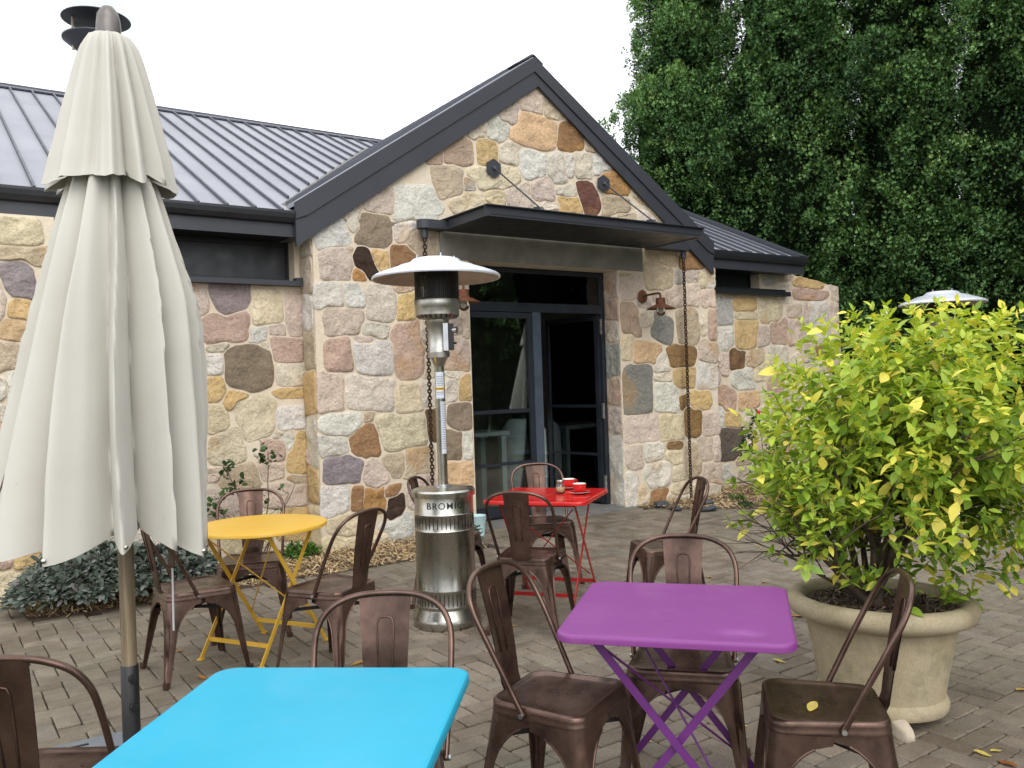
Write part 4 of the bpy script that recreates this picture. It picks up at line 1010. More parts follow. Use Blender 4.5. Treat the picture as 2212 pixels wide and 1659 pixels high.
# ================================================================== TABLES
def rsq(w, rad, z, n=8, fill=12):
    out = []
    for cx_, cy_, a0 in ((w/2-rad, w/2-rad, 0), (-w/2+rad, w/2-rad, PI/2), (-w/2+rad, -w/2+rad, PI), (w/2-rad, -w/2+rad, 3*PI/2)):
        for k in range(n): a = a0+PI/2*k/(n-1); out.append(Vector((cx_+rad*math.cos(a), cy_+rad*math.sin(a), z)))
    full = []
    for c in range(4):
        full += out[c*n:(c+1)*n]; p0 = out[c*n+n-1]; p1 = out[((c+1) % 4)*n]
        full += [p0.lerp(p1, k/(fill+1)) for k in range(1, fill+1)]
    return full
def table(loc, rz, label, top, legm, lrot=0, rnd=False, w=.70, group='folding metal cafe tables', dent=False):
    r = empty('folding_table', loc, rz, label, 'table', group)
    mb = MB(); HT = .725
    if rnd:
        R_ = w/2; mb.lathe([(.001, HT), (R_*.5, HT), (R_-.012, HT), (R_-.003, HT-.002), (R_, HT-.006), (R_, HT-.020), (R_-.003, HT-.022), (R_-.006, HT-.018)], 96); mb.lathe([(.001, HT-.006), (R_-.006, HT-.008)], 96)
    else:
        rs = [rsq(w-.02, .05, HT), rsq(w-.008, .055, HT-.0015), rsq(w-.002, .058, HT-.006), rsq(w, .06, HT-.012), rsq(w, .06, HT-.024), rsq(w-.008, .056, HT-.026)]
        mb.rings(rs, True, False, False)
        # top as a grid fan so that a dent can be pressed in
        n = len(rs[0]); rr = [rs[0]]+[[Vector((v.x*f, v.y*f, HT)) for v in rs[0]] for f in (.96, .92, .88, .84, .8, .76, .72, .68, .64, .6, .56, .5, .4, .3, .2, .1, .02)]
        if dent:
            for ring in rr[1:]:
                for v in ring:
                    d = math.hypot((v.x-.19)/.055, (v.y+.255)/.028); v.z -= .016*math.exp(-d*d); v.z += .0015*math.sin(v.x*9)*math.sin(v.y*7)
        mb.rings(rr, True, False, True); mb.rings([rsq(w-.008, .056, HT-.026), [Vector((v.x, v.y, HT-.01)) for v in rsq(w-.02, .05, 0)]], True, False, True)
    t = mb.build('tabletop', top, r, auto=(40 if not dent else 60))
    Rm = Matrix.Rotation(lrot, 3, 'Z')
    def P_(x, y, z): return Rm @ Vector((x, y, z))
    th, ww = .006, .024; sp_ = .25 if not rnd else .2; ft = .30 if not rnd else .27
    yy = (.255, .235) if not rnd else (.235, .215)
    for k, (a, b) in enumerate(((-sp_, ft), (sp_, -ft))):
        for sy in (-1, 1):
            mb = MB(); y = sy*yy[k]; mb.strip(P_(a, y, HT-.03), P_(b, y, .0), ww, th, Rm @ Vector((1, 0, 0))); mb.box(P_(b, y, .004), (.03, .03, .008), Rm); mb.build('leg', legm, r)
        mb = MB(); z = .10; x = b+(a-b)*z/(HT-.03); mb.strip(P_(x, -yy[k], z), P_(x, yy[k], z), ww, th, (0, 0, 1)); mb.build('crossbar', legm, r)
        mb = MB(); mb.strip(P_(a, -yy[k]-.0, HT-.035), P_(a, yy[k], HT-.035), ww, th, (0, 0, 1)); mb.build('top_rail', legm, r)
    # thin bracing cross on one frame
    mb = MB(); a, b = -sp_, ft
    def fr(y, z): return P_(b+(a-b)*z/(HT-.03), y, z)
    mb.tube([fr(-.235, .66), fr(.235, .16)], .004, 6); mb.tube([fr(.235, .66), fr(-.235, .16)], .004, 6); mb.build('brace', legm, r)
    return r
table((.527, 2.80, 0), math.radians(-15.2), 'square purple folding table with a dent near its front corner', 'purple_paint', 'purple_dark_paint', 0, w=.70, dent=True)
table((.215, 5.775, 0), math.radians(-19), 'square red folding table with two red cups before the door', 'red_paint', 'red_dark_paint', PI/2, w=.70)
table((-.515, 1.975, 0), math.radians(-5.6), 'square bright blue folding table in the foreground', 'blue_paint', 'blue_paint', 0, w=.70)
yt = table((-1.475, 4.90, 0), math.radians(-25), 'round yellow folding table between the umbrella and the heater', 'yellow_paint', 'yellow_paint', PI/2, True, w=.755)

# cups, saucers, jar on the red table
def cup(px, py, label):
    p = gnd(px, py, .728); r = empty('coffee_cup', p, random.uniform(0, 6), label, 'cup', 'red coffee cups on the red table')
    mb = MB(); mb.lathe([(.001, .012), (.024, .012), (.026, .014), (.037, .026), (.044, .045), (.047, .066), (.045, .066), (.042, .046), (.034, .028), (.001, .02)], 32); mb.build('bowl', ['red_ceramic'], r, auto=40)
    mb = MB(); mb.lathe([(.0455, .0665), (.047, .068), (.0445, .068), (.043, .06), (.036, .032), (.001, .022)], 32); mb.build('inner_glaze', 'white_ceramic', r, smooth=True)
    mb = MB(); mb.tube(spline([(.043, 0, .055), (.064, 0, .056), (.068, 0, .04), (.055, 0, .027), (.038, 0, .026)], 5), .0045, 8); mb.build('handle', 'red_ceramic', r, smooth=True)
    s = empty('saucer', p, 0, label.replace('cup', 'saucer under the cup').replace('coffee ', '')[:90], 'saucer', 'red saucers on the red table')
    mb = MB(); mb.lathe([(.001, .004), (.03, .004), (.05, .009), (.07, .013), (.0715, .012), (.05, .005), (.03, 0)], 40); mb.build('dish', 'red_ceramic', s, auto=40)
    mb = MB(); mb.lathe([(.0695, .0132), (.0718, .0134), (.0718, .0115)], 40); mb.build('rim', 'white_ceramic', s)
    return s
s1 = cup(1252, 1066, 'nearer red coffee cup on the right of the red table'); s1['label'] = 'red saucer with pale rim under the nearer red cup'
s2 = cup(1229, 1055, 'farther red coffee cup partly behind the glass sugar jar'); s2['label'] = 'red saucer under the farther red cup by the sugar jar'
jp = gnd(1211, 1066, .727); jr_ = empty('sugar_jar', jp, 0, 'small glass jar of raw sugar beside the red cups', 'jar')
mb = MB(); mb.lathe([(.001, .001), (.026, .001), (.031, .006), (.032, .03), (.028, .055), (.022, .068), (.022, .078), (.0245, .08), (.0235, .08), (.0205, .078), (.0205, .068), (.0265, .054), (.0302, .03), (.0295, .008), (.001, .004)], 32); mb.build('glass', 'glass_jar', jr_, smooth=True)
mb = MB(); mb.lathe([(.001, .0045), (.0285, .0085), (.0295, .03), (.028, .042), (.001, .046)], 24); mb.build('sugar', 'sugar', jr_, smooth=True)
mb = MB(); mb.lathe([(.0243, .076), (.0255, .084), (.024, .092), (.001, .093)], 24); mb.build('lid', 'stainless', jr_, smooth=True)

# bucket by the door
bp = gnd(1034, 1156); bk = empty('small_bucket', bp, 0, 'small pale blue metal bucket beside the door post', 'bucket')
mb = MB(); mb.lathe([(.001, .002), (.055, .002), (.058, .0), (.078, .19), (.082, .195), (.078, .198), (.075, .19), (.055, .01)], 28); mb.build('pail', 'bucket_blue', bk, auto=40)
mb = MB(); mb.tube([(.08*math.cos(a), -.02-.03*math.sin(a), .19-.11*math.sin(a)) for a in [PI*k/14 for k in range(15)]], .0025, 6); mb.build('handle', 'galvanised', bk)

# ================================================================== UMBRELLA
UP = Vector((-1.54, 3.35, 0))
def umbrella():
    r = empty('patio_umbrella', UP, 0, 'closed cream canvas umbrella on a timber pole at the left', 'umbrella', 'closed cream patio umbrellas')
    to_cam = math.atan2(-UP.y, -UP.x)
    rnd = random.Random(4)
    # angular fold profile: (angle in turns, depth); +/-: crest or valley
    def mkprofile(nf, seed, amp):
        q = random.Random(seed); pts = []; a = 0.
        for k in range(nf):
            wd = q.choice((.55, .8, 1.1, 1.5))*q.uniform(.85, 1.15); fr_ = q.choice((.22, .3, .5, .7, .78)); pts.append((a, 1.0*q.uniform(.45, 1.1))); a += wd*fr_; pts.append((a, -1.0*q.uniform(.35, 1.2))); a += wd*(1-fr_)
        T = a; return [(x/T, y*amp) for x, y in pts]
    def ev(prof, t):
        t %= 1; n = len(prof)
        for i in range(n):
            a0, v0 = prof[i]; a1, v1 = prof[(i+1) % n]; a1 = a1+(1 if a1 <= a0 else 0)
            tt = t if t >= a0 else t+1
            if a0 <= tt <= a1:
                f = (tt-a0)/(a1-a0); 
                if v0 > v1: f = f**1.0; g = .5-.5*math.cos(PI*f)
                else: g = .5-.5*math.cos(PI*f)
                w = v0+(v1-v0)*f; w = max(-1.15, min(1.15, w))
                return math.sin(PI/2*min(1, w))+max(0, w-1)*.3 if w > 0 else w*1.25        # broad crests, narrow deep valleys
        return 0.
    NA = 360
    def shell(prof, zs, hemf, seed, nf2=29):
        rows = []
        for iz, (z, Rl, Rr, amp, tw) in enumerate(zs):
            ring = []
            for k in range(NA):
                t = k/NA; a = 2*PI*t+to_cam
                # screen right = cos component
                sx = math.sin(2*PI*t)           # +1: right as seen from the terrace
                R_ = (Rl+Rr)/2+(Rr-Rl)/2*sx
                f = ev(prof, t+tw+.004*math.sin(z*5))
                f2 = math.sin(2*PI*(t*nf2+.35*math.sin(2*PI*t*3+seed)+.02*z))*(.5+.5*math.sin(2*PI*t*5+seed*2)); f2 *= min(1, max(0, (zs[0][0]-z)*2.2))
                rr = R_*(1+amp*f+.022*f2)+.012*mnoise.noise(Vector((math.cos(a)*2.5, math.sin(a)*2.5, z*1.6+seed)))+.005*mnoise.noise(Vector((math.cos(a)*9, math.sin(a)*9, z*1.2+seed)))
                zz = z
                if iz >= len(zs)-3: zz = z+hemf(t, f)*(iz-(len(zs)-4))/3
                ring.append(Vector((rr*math.cos(a), rr*math.sin(a), zz)))
            rows.append(ring)
        return rows
    pu = mkprofile(12, 21, 1.); pl = mkprofile(18, 17, 1.)
    def interp(tab, zs):
        out = []
        for z in zs:
            for i in range(len(tab)-1):
                if tab[i][0] >= z >= tab[i+1][0]:
                    f = (tab[i][0]-z)/(tab[i][0]-tab[i+1][0]); out.append((z,)+tuple(tab[i][j]+(tab[i+1][j]-tab[i][j])*f for j in range(1, 5))); break
        return out
    up = [(2.905, .045, .045, .0, 0), (2.895, .066, .066, .04, 0), (2.86, .086, .086, .12, 0), (2.80, .100, .098, .20, .0), (2.6, .142, .140, .22, .0), (2.45, .172, .168, .22, .004), (2.35, .196, .188, .22, .006), (2.315, .210, .200, .20, .006)]
    zs = [2.905, 2.902, 2.895, 2.885, 2.87, 2.85]+[2.82-.028*i for i in range(18)]+[2.318]
    rows = shell(pu, interp(up, zs), lambda t, f: -.02*abs(math.sin(PI*8*t))-.02*f, 1)
    mb = MB(); mb.rings(rows); top = mb.build('upper_canopy', 'cloth', r, smooth=True); sol = top.modifiers.new('thick', 'SOLIDIFY'); sol.thickness = .002; sol.offset = -1; es = top.modifiers.new('edge', 'EDGE_SPLIT'); es.split_angle = math.radians(82)
    lo = [(2.40, .115, .115, .2, 0), (2.28, .138, .144, .28, 0), (2.1, .184, .186, .28, .0), (1.85, .236, .246, .28, .003), (1.70, .262, .254, .30, .004), (1.4, .318, .257, .32, .006), (1.2, .355, .252, .33, .008), (1.0, .39, .248, .33, .008), (.93, .405, .248, .32, .008)]
    zs = [2.40-.0405*i for i in range(36)]+[.94]
    rows = shell(pl, interp(lo, zs), lambda t, f: -.035*f+.02*math.sin(2*PI*3*t+1)-.045*math.sin(2*PI*t), 5)
    mb = MB(); mb.rings(rows); low = mb.build('lower_canopy', 'cloth', r, smooth=True); sol = low.modifiers.new('thick', 'SOLIDIFY'); sol.thickness = .002; sol.offset = -1; es = low.modifiers.new('edge', 'EDGE_SPLIT'); es.split_angle = math.radians(82)
    # rib ends with bright rivets at the hem crests
    cnt = 0
    for i in range(0, len(pl), 2):
        t = pl[i][0]; k = int(t*NA) % NA; p = rows[-1][k].copy(); rad = Vector((p.x, p.y, 0)).normalized()
        mb = MB(); q = p+rad*.004+Z*.02; mb.lathe([(.010, 0), (.007, .006), (.001, .008)], 12)
        Rq = rad.to_track_quat('Z', 'Y').to_matrix(); mb.v = [tuple(Rq @ Vector(v)+q) for v in mb.v]; mb.build('rib_rivet', 'stainless', r, smooth=True)
        mb = MB(); mb.strip(p*.93+Z*.07, Vector((p.x*.5, p.y*.5, 1.7)), .018, .012, rad.cross(Z)); mb.build('rib', 'bark', r)
    # pole, sleeve, finial, base
    mb = MB(); mb.lathe([(.029, .42), (.029, 2.90)], 24); mb.build('pole', 'pole', r, smooth=True)
    mb = MB(); mb.lathe([(.0335, .02), (.0335, .425), (.031, .428)], 24, cap0=True); mb.build('sleeve', 'black_plastic', r, auto=40)
    for z in (.38, .27):
        d = Vector((math.cos(to_cam+.25), math.sin(to_cam+.25), 0)); mb = MB(); mb.tube([d*.03+Z*z, d*.055+Z*z], [.017, .015], 6); mb.tube([d*.055+Z*z, d*.062+Z*z], .009, 10); mb.build('sleeve_bolt', 'black_plastic', r)
    mb = MB(); mb.lathe([(.044, 2.885), (.046, 2.90), (.046, 2.93), (.043, 2.965), (.036, 2.992), (.022, 3.012), (.001, 3.02)], 16); mb.build('finial', 'finial_metal', r, auto=60)
    bs = empty('x', (0, 0, 0)); bpy.data.objects.remove(bs)
    mb = MB(); Rb = Matrix.Rotation(math.radians(32), 3, 'Z'); mb.box((0, 0, .03), (.66, .66, .055), Rb, bev=.006); base = mb.build('base_plate', 'umbrella_base_stone', r)
    for sx in (-1, 1):
        mb = MB(); mb.box(Rb @ Vector((sx*.18, .26, .0595)), (.10, .012, .004), Rb); mb.build('base_slot', 'black_plastic', base)
    # cord with a timber toggle
    c = Vector((.17, .02, 0)); mb = MB(); mb.tube([c+Z*.95, c+Vector((.003, 0, .80)), c+Vector((0, 0, .55))], .004, 6); mb.build('cord', 'white_cloth', r)
    mb = MB(); mb.lathe([(.001, .80), (.012, .80), (.014, .82), (.010, .86), (.018, .88), (.016, .92), (.006, .93)], 14, c); mb.build('toggle', 'timber_frame', r, smooth=True)
    return r
u1 = umbrella()
u2 = copy_tree(u1); 
_d = ray(1150, 780); _t = (O.dot(N)-.27)/_d.dot(N); _h = _d*_t; _r = _d-N*(2*_d.dot(N)); _q = _h+_r*8.6
u2.location = (_q.x, _q.y, 0); u2.rotation_euler = (0, 0, 1.2); u2['label'] = 'second closed cream umbrella, seen only as a reflection in the glass door'

# ================================================================== PLANT POT AND LEMON TREE
PC = Vector((1.565, 3.72, 0))
pot = empty('plant_pot', PC, 0, 'large round sandstone-coloured plant pot holding the lemon tree', 'pot')
pot.rotation_euler = (math.radians(-1.0), math.radians(1.5), 0); pot.location.z = .045
mb = MB(); prof = [(.22, 0), (.262, .0), (.268, .01), (.272, .035), (.262, .055), (.255, .06), (.262, .10), (.282, .22), (.302, .32), (.31, .355), (.318, .362), (.33, .365), (.345, .372), (.372, .385), (.388, .405), (.392, .43), (.382, .455), (.36, .466), (.335, .462), (.318, .45), (.312, .43), (.308, .36), (.25, .30)]
prof2 = []
for i in range(len(prof)-1):
    prof2.append(prof[i])
    n = int(abs(prof[i+1][1]-prof[i][1])/.03)
    for k in range(1, n): f = k/n; prof2.append((prof[i][0]+(prof[i+1][0]-prof[i][0])*f, prof[i][1]+(prof[i+1][1]-prof[i][1])*f))
prof2.append(prof[-1]); mb.lathe(prof2, 72, cap0=True)
mb.v = [tuple(Vector(v)*(1+.006*mnoise.noise(Vector(v)*6))) for v in mb.v]
mb.build('pot_body', 'pot', pot, auto=50)
mb = MB(); mb.lathe([(.312, .40), (.25, .405), (.15, .41), (.001, .412)], 40); mb.v = [(v[0], v[1], v[2]+.012*mnoise.noise(Vector(v)*14)) for v in mb.v]; mb.build('potting_soil', 'bark', pot, smooth=True)
def chips(n, fn, L0, L1, w, mat, name, parent, flat=.35, z=0.):
    V = np.zeros((n*4, 3)); T = rng.random(n)
    for i in range(n):
        p = fn(); a = random.uniform(0, 2*PI); e = random.gauss(0, flat); L = random.uniform(L0, L1); ww = w*random.uniform(.5, 1.4)
        d = Vector((math.cos(a)*math.cos(e), math.sin(a)*math.cos(e), math.sin(e))); sd_ = d.cross(Vector((random.gauss(0, .4), random.gauss(0, .4), 1))).normalized()
        c = Vector(p); V[i*4:(i+1)*4] = [c-d*L-sd_*ww, c+d*L-sd_*ww*.6, c+d*L+sd_*ww*.6, c-d*L+sd_*ww]
    F = np.arange(n*4).reshape(n, 4); o = soup(name, mat, V, F, T, parent); o['kind'] = 'stuff'; return o
def potp():
    a = random.uniform(0, 2*PI); r_ = .305*math.sqrt(random.random()); return (r_*math.cos(a), r_*math.sin(a), .418+random.uniform(0, .012))
chips(1500, potp, .008, .03, .0035, 'bark_chip', 'bark_mulch', pot)
# leaf shape
def leaf_geo(L, Wd, fold=.25, curl=.2, n=5):
    prof = [0, .62, 1., .92, .55, 0][:n+1]; V = []; F = []
    ts = [k/n for k in range(n+1)]
    for i, t in enumerate(ts):
        w = Wd*prof[i]; z = -curl*L*t*t; V += [(-w, L*t, z+fold*w), (0, L*t, z), (w, L*t, z+fold*w)]
    for i in range(n):
        b = i*3; F += [(b, b+1, b+4, b+3), (b+1, b+2, b+5, b+4)]
    return np.array(V), np.array(F)
lemon = empty('lemon_tree', PC+Vector((-.02, 0, .44)), 0, 'bushy lemon tree with yellow-green leaves growing in the big pot', 'tree')
br = MB(); tips = []
def branch(p, d, L, r, depth, q):
    pts = [Vector(p)]; dd = Vector(d).normalized(); n = 5
    for k in range(n):
        dd = (dd+Vector((q.gauss(0, .10), q.gauss(0, .10), q.gauss(.02, .06)))).normalized(); pts.append(pts[-1]+dd*L/n)
    br.tube(pts, [r*(1-.55*k/n) for k in range(n+1)], 6 if depth < 2 else 4)
    if depth >= 3:
        tips.append((pts[-1], dd)); tips.append((pts[3], dd)); return
    nb = (3, 3, 2)[depth] if depth < 3 else 2
    for j in range(nb+(1 if q.random() < .4 else 0)):
        k = q.randint(2, n); a = q.uniform(0, 2*PI); sp = q.uniform(.5, .95)
        side = dd.orthogonal().normalized(); side = Matrix.Rotation(a, 3, dd) @ side
        branch(pts[k], dd+side*sp+Vector((0, 0, .05)), L*q.uniform(.6, .8), r*.5, depth+1, q)
    tips.append((pts[-1], dd))
q = random.Random(12)
br.tube([(0, 0, -.05), (.01, 0, .03), (.0, .01, .10)], [.04, .035, .032], 12)
CEN = Vector((.26, .02, .69)); RX, RY, RZ = .80, .66, .68
for k in range(13):
    a = 2*PI*k/13+q.uniform(-.2, .2); el = q.choice((.5, .7, .95, 1.15, 1.35)); d = Vector((math.cos(a)*math.cos(el), math.sin(a)*math.cos(el), math.sin(el)))
    branch(Vector((0, 0, q.uniform(0, .10))), d, q.uniform(.38, .50), .018, 0, q)
br.build('branches', 'bark', lemon, smooth=True)['kind'] = 'stuff'
# leaves: whorls at shoot ends spread through the crown volume
def crown_r(d):
    lum = 1+.16*mnoise.noise(d*2.1+Vector((3, 1, 2)))+.10*mnoise.noise(d*4.5); return lum
shoots = []
for _p, _d in tips:
    if q.random() < .55 and _p.z > .3 and _p.x > -.50: shoots.append((_p, (_d+Z*.3).normalized(), .9))
NT_ = len(shoots)
while len(shoots) < 1250+NT_:
    d = Vector((q.gauss(0, 1), q.gauss(0, 1), q.gauss(0, 1))).normalized(); f = q.random()**.42
    if d.y > .35 and q.random() < .5: continue
    pw = (abs(d.x)**2.8+abs(d.y)**2.8+abs(d.z)**2.8)**(-1/2.8)
    p = CEN+Vector((d.x*RX, d.y*RY, d.z*RZ))*pw*f*crown_r(d)*.92
    if p.z < .05: continue
    if p.z < .16 and math.hypot(p.x, p.y) < .30: continue
    if p.z < .32 and q.random() < .62: continue
    if p.z < .48+.0*p.y and p.x < -.12-(p.z-.05)*.75: continue
    up = Vector((d.x*.7, d.y*.7, .55+.5*max(0, d.z))).normalized(); shoots.append((p, up, f))
LV = []; LF = []; LT = []; single = []
base_i = 0; leaves = []
for p, up, f in shoots:
    nl = q.randint(7, 12); Ls = q.uniform(.06, .14); young = q.random() < .55
    for k in range(nl):
        t = k/nl; a = k*2.4+q.uniform(-.4, .4); side = Matrix.Rotation(a, 3, up) @ up.orthogonal().normalized()
        spread = (1.25-.8*t)+q.uniform(-.25, .25); d = (up*math.cos(spread)+side*math.sin(spread)).normalized()
        if q.random() < .3: d = (d+Vector((0, 0, -.6))).normalized()
        o_ = p+up*Ls*(t-.6); L = (.050 if t < .5 else .036)*q.uniform(.7, 1.45)*(1.12 if t < .3 else 1.)
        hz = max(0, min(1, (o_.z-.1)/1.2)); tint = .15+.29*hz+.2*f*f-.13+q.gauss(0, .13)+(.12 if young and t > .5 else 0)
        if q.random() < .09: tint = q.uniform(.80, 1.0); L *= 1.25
        leaves.append((o_, d, L, max(0, min(1, tint))))
geos = [leaf_geo(1, q.uniform(.20, .30), q.uniform(.1, .4), q.uniform(0, .35)) for _ in range(10)]
def frame_of(d, q):
    d = Vector(d); x = d.cross(Vector((q.gauss(0, .5), q.gauss(0, .5), 1))).normalized(); z = x.cross(d).normalized(); return Matrix((x, d, z)).transposed()
camv = Vector((0, 0, EYE))-lemon.location
order = sorted(range(len(leaves)), key=lambda i: (leaves[i][0]-camv).length-leaves[i][2]*4)
big = set(order[:290])
meshes = []
for j, (Vg, Fg) in enumerate(geos):
    for tl in range(5):
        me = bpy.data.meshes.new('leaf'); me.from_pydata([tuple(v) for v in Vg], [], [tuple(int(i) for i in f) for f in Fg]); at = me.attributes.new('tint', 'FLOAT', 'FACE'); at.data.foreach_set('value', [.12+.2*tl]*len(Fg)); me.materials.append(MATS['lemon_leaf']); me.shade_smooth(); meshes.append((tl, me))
VV = []; FF = []; TT = []; nb_ = 0
for i, (o_, d, L, tint) in enumerate(leaves):
    M = frame_of(d, q)
    if i in big:
        tl = min(4, int(tint*5)); me = q.choice([m_ for t_, m_ in meshes if t_ == tl]); o = bpy.data.objects.new('leaf', me); sc.collection.objects.link(o); o.parent = lemon
        mw = M.to_4x4(); o.matrix_local = Matrix.Translation(o_) @ mw @ Matrix.Scale(L, 4)
    else:
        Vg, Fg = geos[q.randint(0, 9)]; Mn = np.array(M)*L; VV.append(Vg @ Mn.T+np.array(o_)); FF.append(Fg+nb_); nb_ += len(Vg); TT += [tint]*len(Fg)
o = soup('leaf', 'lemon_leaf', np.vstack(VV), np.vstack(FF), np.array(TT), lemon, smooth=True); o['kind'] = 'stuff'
# a few white buds and green fruit
mb = MB()
for k in range(26):
    p, up, f = q.choice(shoots); 
    if f < .8: continue
    mb.lathe([(.001, -.008), (.004, -.004), (.0045, .002), (.001, .008)], 6, p+up*.03)
mb.build('flower_bud', 'white_ceramic', lemon, smooth=True)['kind'] = 'stuff'
# stones propping the pot
def rock(name, c, dims, rz, mat, label, cat, seed, group=None, rot=(0, 0)):
    bm = bmesh.new(); bmesh.ops.create_icosphere(bm, subdivisions=3, radius=1.)
    for v in bm.verts:
        n = mnoise.noise(v.co*1.3+Vector((seed, 0, 0)))*.28+mnoise.noise(v.co*3.5+Vector((seed, 0, 0)))*.08; v.co = v.co*(1+n); v.co = Vector((math.copysign(abs(v.co.x)**.8, v.co.x)*dims[0], math.copysign(abs(v.co.y)**.8, v.co.y)*dims[1], math.copysign(abs(v.co.z)**.8, v.co.z)*dims[2]))
    me = bpy.data.meshes.new(name); bm.to_mesh(me); bm.free(); me.shade_smooth(); me.materials.append(MATS[mat])
    o = bpy.data.objects.new(name, me); sc.collection.objects.link(o); o.location = c; o.rotation_euler = (rot[0], rot[1], rz); return tag(o, label, cat, group)
rp = gnd(1948, 1592); rock('propping_stone', (rp.x, rp.y+.02, .032), (.036, .085, .04), .12, 'quartz_stone', 'pale pebble wedged under the front of the plant pot', 'stone', 3, rot=(.25, 0))
mb = MB(); wp = gnd(2018, 1528); mb.prism([Vector((-.10, -.05, .0)), Vector((.09, -.06, .0)), Vector((.05, .12, .0)), Vector((-.08, .1, .0))], Z*.045)
w_ = mb.build('sandstone_wedge', 'pot', loc=(wp.x-.03, wp.y+.06, 0), rz=.6); tag(w_, 'flat sandstone wedge under the right edge of the plant pot', 'stone')

# ================================================================== PLANTING BEDS
def bed(poly_so, name, label):
    mb = MB(); pts = [B(s, o, .004) for s, o in poly_so]; mb.prism(pts, Vector((0, 0, -.1)))
    o = mb.build(name, 'bark'); tag(o, kind='structure'); 
    return o
Lbed = [(-6.15, .30), (-6.1, .84), (-5.4, .88), (-4.5, .88), (-3.6, .90), (-2.7, .88), (-2.42, .75), (-2.36, .4), (-2.36, .03), (LP-.0, .03), (LP-.0, LO), (-5.79, LO), (-5.79, .30)]
Rbed = [(.14, .0), (.2, .32), (.5, .72), (.9, 1.0), (1.6, 1.06), (3, 1.06), (6.5, 1.06), (6.5, -.3), (RP, RO), (RP, .0)]
bed(Lbed, 'planting_bed', ''); bed(Rbed, 'planting_bed', '')
def inpoly(pl, s, z):
    c = False; n = len(pl)
    for i in range(n):
        x1, y1 = pl[i]; x2, y2 = pl[(i+1) % n]
        if (y1 > z) != (y2 > z) and s < (x2-x1)*(z-y1)/(y2-y1)+x1: c = not c
    return c
def bedp(pl, s0, s1, o0, o1):
    def f():
        while True:
            s = random.uniform(s0, s1); o = random.uniform(o0, o1)
            if inpoly(pl, s, o) or (inpoly(pl, s, o-.06) and random.random() < .35):
                p = B(s, o, .015+random.uniform(0, .022)*(1+mnoise.noise(Vector((s*3, o*3, 0))))); return p
    return f
chips(9000, bedp(Lbed, -6.1, -2.2, -.3, 1.0), .01, .045, .004, 'straw', 'straw_mulch', None)
chips(7500, bedp(Rbed, .1, 5.2, -.35, 1.15), .01, .045, .004, 'straw', 'straw_mulch', None)

def leafmass(name, parent, centers, mat, L, Wd, n_per, q, tint=(0, 1), upb=.5, gw=.3):
    Vg, Fg = leaf_geo(1, Wd, .2, .25, 4); VV, FF, TT = [], [], []; nb = 0
    for (c, up, s_) in centers:
        for k in range(n_per):
            a = q.uniform(0, 2*PI); sp = q.uniform(.4, 1.3); up_ = Vector(up).normalized(); side = Matrix.Rotation(a, 3, up_) @ up_.orthogonal().normalized()
            d = (up_*math.cos(sp)+side*math.sin(sp)).normalized(); M = np.array(frame_of(d, q))*L*q.uniform(.6, 1.2)
            VV.append(Vg @ M.T+np.array(Vector(c)+side*s_*q.random())); FF.append(Fg+nb); nb += len(Vg); TT += [q.uniform(*tint)]*len(Fg)
    o = soup(name, mat, np.vstack(VV), np.vstack(FF), np.array(TT), parent, smooth=True); return o
def sage(s0, s1, o0, o1, h, n, label, seed):
    q = random.Random(seed); c0 = B((s0+s1)/2, (o0+o1)/2, 0); r = empty('sage_bush', c0, 0, label, 'bush', 'grey-green sage bushes against the wall')
    cs = []
    for _ in range(n):
        u, v = q.uniform(-1, 1), q.uniform(-1, 1)
        if u*u*u*u+v*v > 1: continue
        hh = h*math.sqrt(max(0, 1-u**4*.9-v*v*.75))*(.75+.35*mnoise.noise(Vector((u*3, v*3, seed)))+.25*q.random())
        p = B((s0+s1)/2+u*(s1-s0)/2, (o0+o1)/2+v*(o1-o0)/2, max(.03, hh)*q.uniform(.75, 1))-c0; cs.append((p, N*v*.8+S*u*.5+Z*.7, .02))
    o = leafmass('foliage', r, cs, 'sage_leaf', .075, .20, 9, q); o['kind'] = 'stuff'
    mb = MB()
    for _ in range(14):
        u, v = q.uniform(-.7, .7), q.uniform(-.6, .6); mb.tube([(0, 0, .0), tuple(B((s0+s1)/2+u*(s1-s0)/2, (o0+o1)/2+v*(o1-o0)/2, h*.7)-c0)], .005, 5)
    mb.build('stems', 'rose_stem', r)
sage(-6.2, -4.8, .36, .98, .37, 1000, 'broad sage bush spilling from the bed behind the umbrella pole', 2)
sage(-2.95, -2.45, .30, .85, .20, 150, 'small sage clump just left of the patio heater base', 3)
def herb(px, py, w, h, n, label, seed, mat='herb_leaf', L=.05, name='green_herb'):
    q = random.Random(seed); c0 = gnd(px, py); r = empty(name, c0, 0, label, 'plant'); cs = []
    for _ in range(n):
        a = q.uniform(0, 2*PI); rr = w*math.sqrt(q.random()); cs.append((Vector((rr*math.cos(a), rr*math.sin(a), q.uniform(.1, 1)*h*(1-.5*rr/w))), Vector((math.cos(a)*.6, math.sin(a)*.6, 1)), .01))
    o = leafmass('foliage', r, cs, mat, L, .2, 6, q); o['kind'] = 'stuff'
    mb = MB()
    for _ in range(6): a = q.uniform(0, 6); mb.tube([(0, 0, 0), (w*.5*math.cos(a), w*.5*math.sin(a), h*.7)], .003, 4)
    mb.build('stems', 'herb_leaf', r)
herb(650, 1205, .16, .16, 90, 'feathery green herb in the straw beyond the yellow table', 4)
herb(1590, 1082, .09, .08, 30, 'small bright weed in the right bed near the wall corner', 5, L=.04)
herb(1612, 1096, .09, .06, 26, 'dark low weed in the right bed, nearer the paving', 6, mat='rose_leaf', L=.04)
herb(1690, 1078, .10, .07, 30, 'dark green seedling at the foot of the right hand rose', 7, mat='rose_leaf', L=.04)
